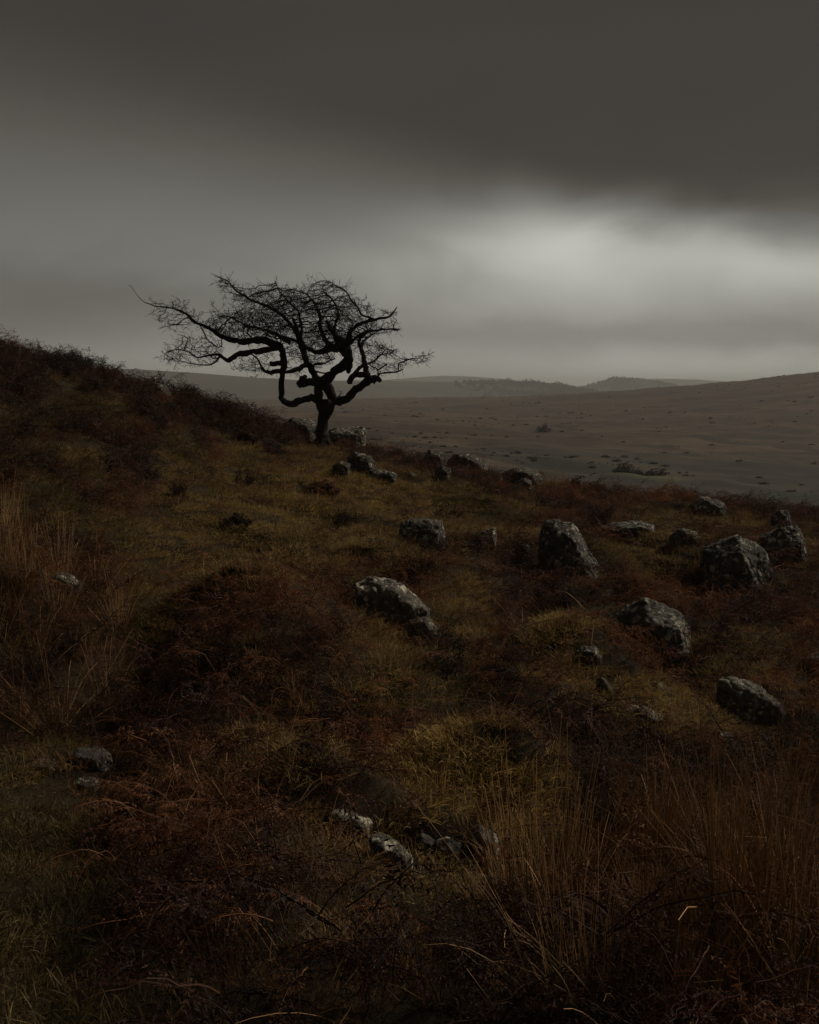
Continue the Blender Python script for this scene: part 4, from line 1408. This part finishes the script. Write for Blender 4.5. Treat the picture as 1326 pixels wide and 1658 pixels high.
ROCKS = [
    ('tall upright lichened boulder leaning among russet bracken', dict(outline=[(872, 880), (885, 848), (905, 841), (930, 846), (938, 872), (960, 890), (974, 918), (950, 934), (905, 926), (885, 905)], depth=.75, seed=1)),
    ('wide peaked boulder resting against its rounder neighbour', dict(outline=[(1140, 915), (1150, 892), (1205, 862), (1240, 888), (1262, 945), (1200, 956), (1140, 950)], depth=.7, seed=2, front=.6, back=.5, Y=13.4)),
    ('rounded boulder with pale lichen discs behind the peaked one', dict(outline=[(1232, 880), (1262, 862), (1290, 860), (1310, 890), (1314, 925), (1300, 942), (1250, 944)], depth=.7, seed=3, Y=14.1, drop=-.12)),
    ('sharp ridged mossy boulder with one long sloping slab face', dict(outline=[(994, 1015), (1018, 992), (1045, 975), (1078, 984), (1118, 998), (1132, 1022), (1112, 1066), (1098, 1072), (1045, 1062), (1000, 1040)], depth=.8, seed=4, extra=[(1042, 1000, -.55), (1100, 1068, -.62)])),
    ('long pale rock like a whale back rising from rusty grass', dict(outline=[(568, 944), (600, 938), (640, 942), (672, 966), (696, 988), (700, 1012), (660, 1016), (620, 985), (590, 962)], depth=.5, seed=5, pale=True, front=.9)),
    ('grey rock stepping down at the foot of the whale back', dict(outline=[(660, 1008), (690, 1000), (716, 1022), (724, 1044), (700, 1052), (672, 1040)], depth=.7, seed=6, pale=True)),
    ('flat topped rock with mossy cap half buried in bracken', dict(outline=[(648, 850), (690, 842), (716, 846), (722, 868), (716, 888), (670, 886)], depth=.8, seed=7)),
    ('wedge shaped pale rock pointing up beside the tall boulder', dict(outline=[(760, 872), (782, 860), (802, 856), (806, 872), (800, 898), (780, 890)], depth=.7, seed=8, pale=True)),
    ('small round stone at the foot of the tall boulder', dict(outline=[(832, 886), (845, 878), (856, 888), (860, 906), (838, 906)], depth=.8, seed=9)),
    ('low flat rock slab lying in grass behind the tall boulder', dict(outline=[(980, 862), (1000, 853), (1040, 852), (1064, 858), (1050, 868), (990, 868)], depth=.9, seed=10)),
    ('brown sunken rock on the turf before the peaked boulder', dict(outline=[(1088, 872), (1105, 861), (1130, 866), (1138, 878), (1110, 884)], depth=.9, seed=11)),
    ('square block of rock beside the thorn trunk', dict(outline=[(530, 696), (545, 691), (588, 693), (592, 700), (589, 722), (560, 728), (528, 718)], depth=.8, seed=12, Y=25.9, pale=True)),
    ('low rounded outcrop behind the thorn trunk on the knoll', dict(outline=[(455, 692), (472, 681), (500, 684), (515, 698), (518, 722), (460, 724)], depth=.7, seed=13, Y=25.9, drop=-.12)),
    ('grey stone heaped with others below the thorn tree', dict(outline=[(562, 752), (575, 742), (600, 746), (608, 760), (590, 768), (566, 766)], depth=.8, seed=14, drop=-.3)),
    ('small dark stone under the heap below the thorn tree', dict(outline=[(538, 760), (552, 752), (566, 758), (566, 770), (542, 772)], depth=.8, seed=15, drop=-.3)),
    ('flat stone in front of the heap below the thorn tree', dict(outline=[(598, 768), (622, 766), (644, 774), (640, 782), (602, 780)], depth=.8, seed=16, drop=-.3)),
    ('pointed rock on the skyline crest, first along from the tree', dict(outline=[(684, 742), (696, 730), (712, 733), (722, 748), (715, 758), (690, 758)], depth=.8, seed=17, drop=-.3)),
    ('long dark hump of rock on the crest beyond the pointed rock', dict(outline=[(722, 756), (735, 745), (765, 746), (790, 756), (796, 772), (760, 778), (725, 772)], depth=.6, seed=18, drop=-.3)),
    ('jagged little rock tucked below the pointed crest rock', dict(outline=[(704, 770), (716, 761), (730, 768), (728, 782), (708, 782)], depth=.8, seed=19, drop=-.3)),
    ('dark rock with broken edge near the end of the crest', dict(outline=[(812, 776), (830, 768), (850, 766), (872, 772), (878, 782), (850, 792), (815, 790)], depth=.6, seed=20, drop=-.3)),
    ('pale stone perched in front of the crest rocks', dict(outline=[(836, 788), (848, 780), (862, 786), (860, 798), (838, 800)], depth=.8, seed=21, drop=-.3, pale=True)),
    ('upright stone behind the small rush clump on the crest', dict(outline=[(920, 790), (928, 772), (942, 770), (946, 790), (936, 800)], depth=.8, seed=22, drop=.1)),
    ('tiny pale stone in grass beneath the crest', dict(outline=[(652, 768), (664, 762), (676, 768), (672, 776), (655, 776)], depth=.8, seed=23, drop=.3)),
    ('broken dark rock heap on the low rim of the slope', dict(outline=[(1120, 826), (1138, 812), (1160, 816), (1176, 826), (1170, 836), (1126, 836)], depth=.8, seed=24, drop=-.3)),
    ('knobbly pale topped stone above the rounded boulder', dict(outline=[(1250, 836), (1262, 826), (1276, 828), (1282, 846), (1270, 858), (1254, 852)], depth=.8, seed=25)),
    ('half hidden mossy stone on the grassy ridge end', dict(outline=[(932, 1058), (948, 1049), (968, 1052), (978, 1066), (960, 1074), (936, 1072)], depth=.8, seed=26)),
    ('narrow bluish stone edge in the ridge grass', dict(outline=[(966, 1092), (976, 1086), (990, 1100), (1000, 1118), (990, 1126), (976, 1110)], depth=.6, seed=27, drop=.3)),
    ('pale flat stone set in the grassy ridge', dict(outline=[(1016, 1148), (1030, 1141), (1062, 1152), (1082, 1160), (1060, 1168), (1024, 1162)], depth=.7, seed=28, drop=.3, pale=True)),
    ('thin stone edge above the pale flat ridge stone', dict(outline=[(1050, 1110), (1068, 1104), (1092, 1116), (1090, 1124), (1060, 1120)], depth=.8, seed=29, drop=.3)),
    ('long sloping slab dipping into dark bracken', dict(outline=[(1168, 1108), (1188, 1103), (1225, 1118), (1262, 1132), (1272, 1156), (1290, 1166), (1250, 1168), (1205, 1140), (1176, 1128)], depth=.5, seed=30, pale=True, front=.9)),
    ('rough stone under tufted grass below the ridge', dict(outline=[(1150, 1196), (1165, 1186), (1190, 1196), (1198, 1210), (1180, 1216), (1158, 1210)], depth=.8, seed=31)),
    ('rounded grey stone at the edge of dark bracken hollow', dict(outline=[(1302, 1072), (1316, 1062), (1340, 1058), (1350, 1080), (1330, 1092), (1306, 1088)], depth=.8, seed=32)),
    ('mossy edged stone beside the rushes above the path', dict(outline=[(108, 1226), (122, 1219), (158, 1219), (174, 1232), (176, 1242), (140, 1242)], depth=.8, seed=33, drop=.0)),
    ('thin slip of stone in turf beside the path', dict(outline=[(44, 1238), (60, 1231), (86, 1233), (92, 1240), (60, 1244)], depth=.8, seed=34, drop=.3)),
    ('flat worn stone sunk in the path turf', dict(outline=[(110, 1268), (125, 1264), (150, 1266), (162, 1272), (140, 1277), (115, 1275)], depth=.9, seed=35, drop=.3)),
    ('pale speckled stone showing between the tall rush stems', dict(outline=[(76, 940), (92, 932), (116, 936), (130, 948), (110, 956), (80, 954)], depth=.8, seed=36, pale=True)),
    ('mossy slab, topmost of the stepped foreground stones', dict(outline=[(528, 1322), (545, 1314), (582, 1322), (604, 1334), (590, 1350), (540, 1346)], depth=.6, seed=37, drop=.1, pale=True)),
    ('long bare grey stone below the mossy slab', dict(outline=[(596, 1362), (612, 1358), (645, 1372), (670, 1390), (660, 1400), (620, 1390)], depth=.5, seed=38, drop=.05, pale=True)),
    ('smooth egg shaped pale stone among foreground moss', dict(outline=[(710, 1390), (726, 1382), (744, 1390), (750, 1404), (740, 1414), (716, 1408)], depth=.8, seed=39, drop=-.35, pale=True)),
    ('small pale stone leaning against the egg shaped one', dict(outline=[(744, 1414), (756, 1406), (772, 1412), (776, 1424), (756, 1428)], depth=.8, seed=40, drop=-.35, pale=True)),
    ('rough angular stone under moss beside the rush bed', dict(outline=[(766, 1376), (778, 1368), (800, 1384), (806, 1398), (790, 1408), (770, 1398)], depth=.7, seed=41, drop=-.35, pale=True)),
    ('sliver of stone behind the egg shaped one', dict(outline=[(672, 1372), (684, 1366), (702, 1374), (700, 1384), (680, 1384)], depth=.7, seed=42, drop=-.35)),
    ('pale bit of stone under dry grass below the pebbles', dict(outline=[(782, 1438), (794, 1432), (810, 1438), (812, 1446), (790, 1448)], depth=.8, seed=43, drop=-.25)),
    ('dark crag peeping out of the heathery skyline bank', dict(outline=[(242, 640), (254, 622), (266, 624), (276, 640), (268, 650), (248, 650)], depth=.8, seed=44)),
]
SHORT = {1: 'tall upright boulder', 2: 'wide peaked boulder', 3: 'lichen disc boulder', 4: 'sharp ridged boulder', 5: 'whale back rock', 6: 'stepped grey rock',
         7: 'flat topped mossy rock', 8: 'wedge shaped rock', 10: 'low flat slab', 11: 'brown sunken rock', 13: 'low outcrop by the tree', 14: 'stone heap below the tree',
         17: 'pointed crest rock', 18: 'dark crest hump', 20: 'broken crest rock', 22: 'upright crest stone', 24: 'dark rock heap on the rim', 25: 'knobbly pale topped stone',
         26: 'mossy ridge stone', 27: 'narrow bluish stone', 28: 'pale flat ridge stone', 30: 'long sloping slab', 31: 'rough stone below the ridge', 32: 'stone by the dark hollow',
         33: 'mossy edged path stone', 35: 'worn path stone', 36: 'pale speckled stone', 37: 'mossy foreground slab', 38: 'long bare grey stone', 39: 'egg shaped stone', 44: 'dark skyline crag'}
MARK_SRC = []
for lab, kw in ROCKS:
    ro = rock(lab, **kw)
    if kw['seed'] in SHORT:
        MARK_SRC.append((ro, SHORT[kw['seed']]))


build_cover()


# ------------------------------------------------------------------ rush clumps, fern plants and other single plants
def copy_tree(o, parent=None):
    c = o.copy()
    col.objects.link(c)
    c.parent = parent
    for ch in o.children:
        copy_tree(ch, c)
    return c


def rush_proto(n, h, spread, rad, dead=0.4, thick=1.0):
    """Upright round stems from a tight base; straw ones lean and bend."""
    root = empty('rush_clump')
    ga, gb = Tubes(), Tubes()
    for i in range(n):
        a, rr = RNG.uniform(0, 2 * math.pi), rad * math.sqrt(RNG.uniform())
        b = (rr * math.cos(a), rr * math.sin(a), -0.05)
        isdead = RNG.uniform() < dead
        s = abs(RNG.normal(0, spread * (1.5 if isdead else 1)))
        a2 = a + RNG.normal(0, 0.7)
        L = h * RNG.uniform(0.45, 1.05) * (0.85 if isdead else 1)
        p = bez(b, (math.cos(a2) * s, math.sin(a2) * s, 1), L, abs(RNG.normal(0.10, 0.20)), 7, RNG.normal(0, 0.14))
        r0 = RNG.uniform(0.0013, 0.0023) * thick
        if isdead and RNG.uniform() < 0.3:       # snapped over
            k = RNG.integers(3, 6)
            d = RNG.normal(0, 1, 3)
            d[2] = -abs(d[2])
            p[k:] = p[k - 1] + (d / np.linalg.norm(d))[None] * np.arange(1, 8 - k)[:, None] * L * 0.1
        (gb if isdead else ga).add(p, np.linspace(r0, r0 * 0.35, 7), 3)
    ga.build('green_stems', M_rush, root)
    gb.build('straw_stems', M_rush_dead, root)
    return root


def fern_proto(nf, length, rise):
    root = empty('bracken_plant')
    fr, st = Tubes(), Tubes()
    for i in range(nf):
        a = i / nf * 2 * math.pi + RNG.normal(0, 0.5)
        h = length * RNG.uniform(0.5, 0.9)
        d = np.array([math.cos(a) * 0.45, math.sin(a) * 0.45, RNG.uniform(0.7, 1.1) * rise])
        p = bez((RNG.normal(0, 0.04), RNG.normal(0, 0.04), -0.05), d, h, RNG.uniform(0.0, 0.35), 7, RNG.normal(0, 0.1))
        st.add(p, np.linspace(0.0032, 0.002, 7), 4)
        d2 = p[-1] - p[-2]
        frond_into(fr, p[-1], d2 / np.linalg.norm(d2) + np.array([math.cos(a), math.sin(a), -0.2]) * 0.7, length * RNG.uniform(0.55, 0.9), 11, 1.0, RNG.uniform(0.4, 0.9))
    fr.build('fronds', M_frond, root)
    st.build('stalks', M_rush_dead, root)
    return root


def sprig_proto(h, n, wide=0.25):
    root = empty('heather_sprig')
    tb, lf = Tubes(), Tubes()
    for _ in range(n):
        a = RNG.uniform(0, 2 * math.pi)
        s = abs(RNG.normal(wide, wide * 0.8))
        L = h * RNG.uniform(0.6, 1.05)
        p = bez((RNG.normal(0, 0.05), RNG.normal(0, 0.05), -0.04), (math.cos(a) * s, math.sin(a) * s, 1), L, RNG.normal(0.08, 0.1), 7, RNG.normal(0, 0.2))
        p[1:] += RNG.normal(0, 0.02 * h, (6, 3))
        tb.add(p, np.linspace(0.0035, 0.0014, 7), 3)
        for _ in range(8):
            f = RNG.uniform(2, 6)
            q = np.array([np.interp(f, np.arange(7), p[:, c]) for c in range(3)])
            b = RNG.uniform(0, 2 * math.pi)
            pp = bez(q, (math.cos(b), math.sin(b), RNG.uniform(0.2, 1.4)), L * RNG.uniform(0.12, 0.3), RNG.uniform(-0.1, 0.4), 4)
            tb.add(pp, [0.0018, 0.0016, 0.0013, 0.0009], 3)
            for _ in range(9):
                c0 = pp[RNG.integers(1, 4)] + RNG.normal(0, 0.008, 3)
                lf.tri(c0, c0 + RNG.normal(0, 0.012, 3), c0 + RNG.normal(0, 0.012, 3), 0.5)
    tb.build('stems', M_sprig, root)
    lf.build('leaves', M_sprig, root)
    return root


MARKS = [(np.array(o.location), n) for o, n in MARK_SRC]
PLANTED = []


def plant_many(protos, spots, group, cat, label, short, size=1.0, lean=0.0, reach=0.16):
    """spots: (u, v, scale[, label]) ground pixels. The first uses are the originals, then copies."""
    used = set()
    for k, sp in enumerate(spots):
        u, v, s = sp[:3]
        i = k % len(protos)
        o = protos[i] if i not in used else copy_tree(protos[i])
        used.add(i)
        g = hit(u, v)
        o.location = (g[0], g[1], g[2] - 0.01)
        o.rotation_euler = (random.gauss(0, 0.06), random.gauss(lean, 0.06), random.uniform(0, 6.28))
        o.scale = (s * size, s * size, s * size * random.uniform(0.9, 1.1))
        tag(o, sp[3] if len(sp) > 3 else label, cat, group)
        if len(sp) == 3:
            PLANTED.append((o, g, short, reach))


def name_by_neighbours():
    """Single out a plant by the landmark it stands closest to, in order of distance."""
    per = {}
    for o, g, short, reach in PLANTED:
        d = [(float(np.hypot(*(g[:2] - m[0][:2]))), k) for k, m in enumerate(MARKS)]
        dist, k = min(d)
        if dist < reach * g[1]:
            per.setdefault((short, k), []).append((dist, o))
    for (short, k), lst in per.items():
        for r, (_, o) in enumerate(sorted(lst, key=lambda q: q[0])[:4]):
            o['label'] = f"{short}, {('', 'second ', 'third ', 'fourth ')[r]}closest to the {MARKS[k][1]}"


rp = [rush_proto(*a) for a in ((130, 0.9, 0.24, 0.12, .4), (120, 0.75, 0.36, 0.12, .5), (100, 0.95, 0.2, 0.10, .35), (130, 0.6, 0.45, 0.15, .6), (90, 0.85, 0.3, 0.1, .5))]
LR = 'tall tan rush clump in the dense bed below the mossy hummock'
bed = []
rr = random.Random(21)
for row, (v, u0, u1, n) in enumerate(((1640, 930, 1340, 5), (1560, 850, 1340, 7), (1500, 850, 1340, 7), (1450, 900, 1330, 6), (1410, 1030, 1330, 5), (1375, 1150, 1330, 3))):
    for k in range(n):
        bed.append((u0 + (u1 - u0) * (k + rr.uniform(0.0, 1.0)) / n, v + rr.uniform(-34, 34), rr.choice((0.5, 0.6, 0.75, 0.85, 0.95)) * rr.uniform(0.9, 1.1)))
bed += [(880, 1455, .8), (915, 1470, .85), (950, 1440, .75), (1000, 1410, .7), (1060, 1410, .75)]
plant_many(rp, bed, 'rush clumps of the dense bed', 'rush', LR, 'tall tan rush clump')
LL = 'wide fanning straw rush clump between the path and the heathery bank'
left = [(95, 1195, .95, 'spreading tan rush clump rooted by the mossy edged path stone'), (30, 1170, .8), (175, 1160, .75), (60, 1090, .8), (130, 1065, .85), (10, 1030, .9), (190, 1020, .7), (90, 1000, .8), (40, 960, .85), (150, 975, .8), (5, 930, .9), (100, 945, .7), (215, 960, .6), (50, 905, .8), (10, 880, .8), (-30, 1110, .9)]
rq = [rush_proto(*a, thick=1.15) for a in ((80, 0.95, 0.36, 0.07, .75), (70, 0.85, 0.3, 0.08, .8), (90, 1.0, 0.26, 0.08, .7))]
plant_many(rq, left, 'rush clumps above the path', 'rush', LL, 'fanning straw rush clump')
LM = 'sparse thin rush clump poking through collapsed bracken'
mid = [(700, 1075, .55, 'thin rush clump at the foot of the whale back rock'), (735, 1085, .5, 'few straw rushes beside the stepped whale back rock'), (800, 1085, .6), (660, 1085, .45), (790, 1130, .6), (400, 1235, .65), (450, 1290, .6), (330, 1330, .6), (540, 1290, .5), (250, 1490, .75), (330, 1560, .8), (300, 1450, .6), (480, 1600, .8), (520, 1520, .7), (620, 1560, .7), (700, 1620, .8), (760, 1500, .6), (420, 1480, .7), (590, 1640, .8), (820, 1560, .7), (380, 1640, .8), (900, 1250, .6), (980, 1250, .55)]
rs = [rush_proto(*a) for a in ((26, 0.75, 0.3, 0.07, .8), (20, 0.7, 0.25, 0.09, .7), (30, 0.6, 0.35, 0.08, .8))]
plant_many(rs, mid, 'sparse rushes in the bracken', 'rush', LM, 'sparse thin rush clump')
LC = 'short dark rush clump along the far rim of the slope'
rim = [(908, 796, 1.2, 'dark upright rush clump standing among the crest rocks'), (1225, 858, 1.0), (1190, 850, .9), (1318, 868, 1.2), (1295, 862, 1.0), (1060, 830, .8), (1000, 822, .8), (960, 812, .8), (880, 812, .7), (1110, 838, .7)]
plant_many([rush_proto(90, 0.6, 0.12, 0.14, .5), rush_proto(80, 0.55, 0.18, 0.2, .5)], rim, 'rush clumps on the rim', 'rush', LC, 'short dark rush clump')

LB = 'withered russet bracken plant standing above the collapsed litter'
fp = [fern_proto(*a) for a in ((5, 0.42, 1.0), (4, 0.5, 0.8), (6, 0.36, 0.9), (3, 0.5, 1.1))]
ferns = [(245, 1225, 1.0, 'arching pale russet bracken plant at the edge of the path turf'), (300, 1300, 1.0), (350, 1290, .9), (400, 1330, .9), (280, 1370, .9), (450, 1350, .8), (230, 1330, .9), (360, 1390, .8), (470, 1420, .8),
         (330, 1040, .9), (420, 1010, .9), (500, 1030, .8), (380, 1110, .9), (480, 1110, .9), (560, 1080, .8), (340, 950, .9), (450, 950, .8), (430, 1170, .8), (540, 1180, .8), (610, 1210, .7), (660, 1160, .8),
         (700, 930, .9), (760, 920, .8), (820, 1000, .9), (860, 1140, .9), (920, 1170, .9), (820, 1150, .9), (980, 1190, .9), (1050, 1210, .9), (880, 1210, .9), (1110, 1240, .9), (1190, 1250, .9), (1270, 1230, .9), (1300, 1160, 1.0), (1270, 1040, 1.0), (1190, 1010, 1.0), (1130, 1080, .9), (950, 990, 1.0), (1010, 960, 1.0), (890, 970, 1.0), (1080, 960, 1.0), (1310, 990, 1.0), (960, 1050, .9),
         (560, 1500, .8), (860, 1480, .8), (460, 1540, .8), (620, 1590, .8), (780, 1570, .8), (300, 1520, .8), (220, 1430, .8), (380, 1480, .8), (880, 1600, .8), (540, 1600, .8)]
plant_many(fp, ferns, 'standing bracken plants', 'fern', LB, 'withered bracken plant')

LS = 'dark wiry sprig of heather against the sky on the high bank'
sp_ = [sprig_proto(*a) for a in ((0.42, 7), (0.34, 9), (0.5, 6))]
sky_line = [(-8, 560), (18, 564), (42, 574), (70, 586), (98, 594), (118, 600), (146, 612), (170, 620), (196, 632), (208, 638), (230, 645), (290, 664), (315, 668), (340, 672), (366, 680), (392, 690), (412, 698), (432, 706), (452, 716)]
plant_many(sp_, [(u, v + 6, random.uniform(.75, 1.25)) for u, v in sky_line], 'heather sprigs on the skyline bank', 'heather', LS, 'wiry heather sprig')
LT = 'dark rounded heather bush on the open grass slope'
bushes = [(385, 850, .8, 'small dark heather bush alone on the pale grass slope'), (522, 800, 1.4, 'large dark heather bush below the thorn tree'), (330, 690, 1.2), (400, 715, 1.2), (440, 735, 1.2), (250, 690, 1.0)]
plant_many([sprig_proto(0.22, 50, 0.9), sprig_proto(0.20, 56, 1.0)], bushes, 'heather bushes on the slope', 'heather', LT, 'dark heather bush')
name_by_neighbours()


def far_bush(u, v, Y, w, h, label):
    root_p = at(u, v, Y)
    g = np.array([root_p[0], Y, float(terrain(root_p[0], Y))])
    o = blob_proto(M_sprig, 420, 0.13, 1.0)
    o.name = 'gorse_bush'
    col.objects.link(o)
    o.location = g
    o.scale = (w / 2, w / 2, h)
    o.rotation_euler = (0, 0, random.uniform(0, 6))
    tag(o, label, 'bush', 'bushes in the valley')


far_bush(1010, 778, 205, 3.6, 1.8, 'dark rounded gorse bush beside the green lawn in the valley')
far_bush(1030, 778, 208, 3.0, 1.2, 'low gorse bush next to the rounded one in the valley')
far_bush(1062, 780, 210, 4.0, 1.1, 'flat dark bush on the far edge of the green lawn')
far_bush(880, 690, 430, 5.0, 2.4, 'lone dark bush out on the open moor')

# ------------------------------------------------------------------ haze
def build_haze():
    x, y0, y1, z0, z1 = 9000, -8500, 9000, -110, 125
    v = [(-x, y0, z0), (x, y0, z0), (x, y1, z0), (-x, y1, z0), (-x, y0, z1), (x, y0, z1), (x, y1, z1), (-x, y1, z1)]
    f = [(3, 2, 1, 0), (4, 5, 6, 7), (0, 1, 5, 4), (1, 2, 6, 5), (2, 3, 7, 6), (3, 0, 4, 7)]
    m = bpy.data.materials.new('moor_haze')
    m.use_nodes = True
    m.node_tree.nodes.clear()
    g = N(m.node_tree)
    pv = g.node('ShaderNodeVolumePrincipled')
    pv.inputs['Color'].default_value = (0.93, 0.93, 0.90, 1)
    pv.inputs['Density'].default_value = HAZE
    pv.inputs['Anisotropy'].default_value = 0.0
    out = g.node('ShaderNodeOutputMaterial')
    g.l.new(pv.outputs[0], out.inputs['Volume'])
    o = mesh_obj('haze', v, f, m)
    tag(o, 'thin grey haze lying over the far moor', None, kind='stuff')


HAZE = 0.00023
build_haze()
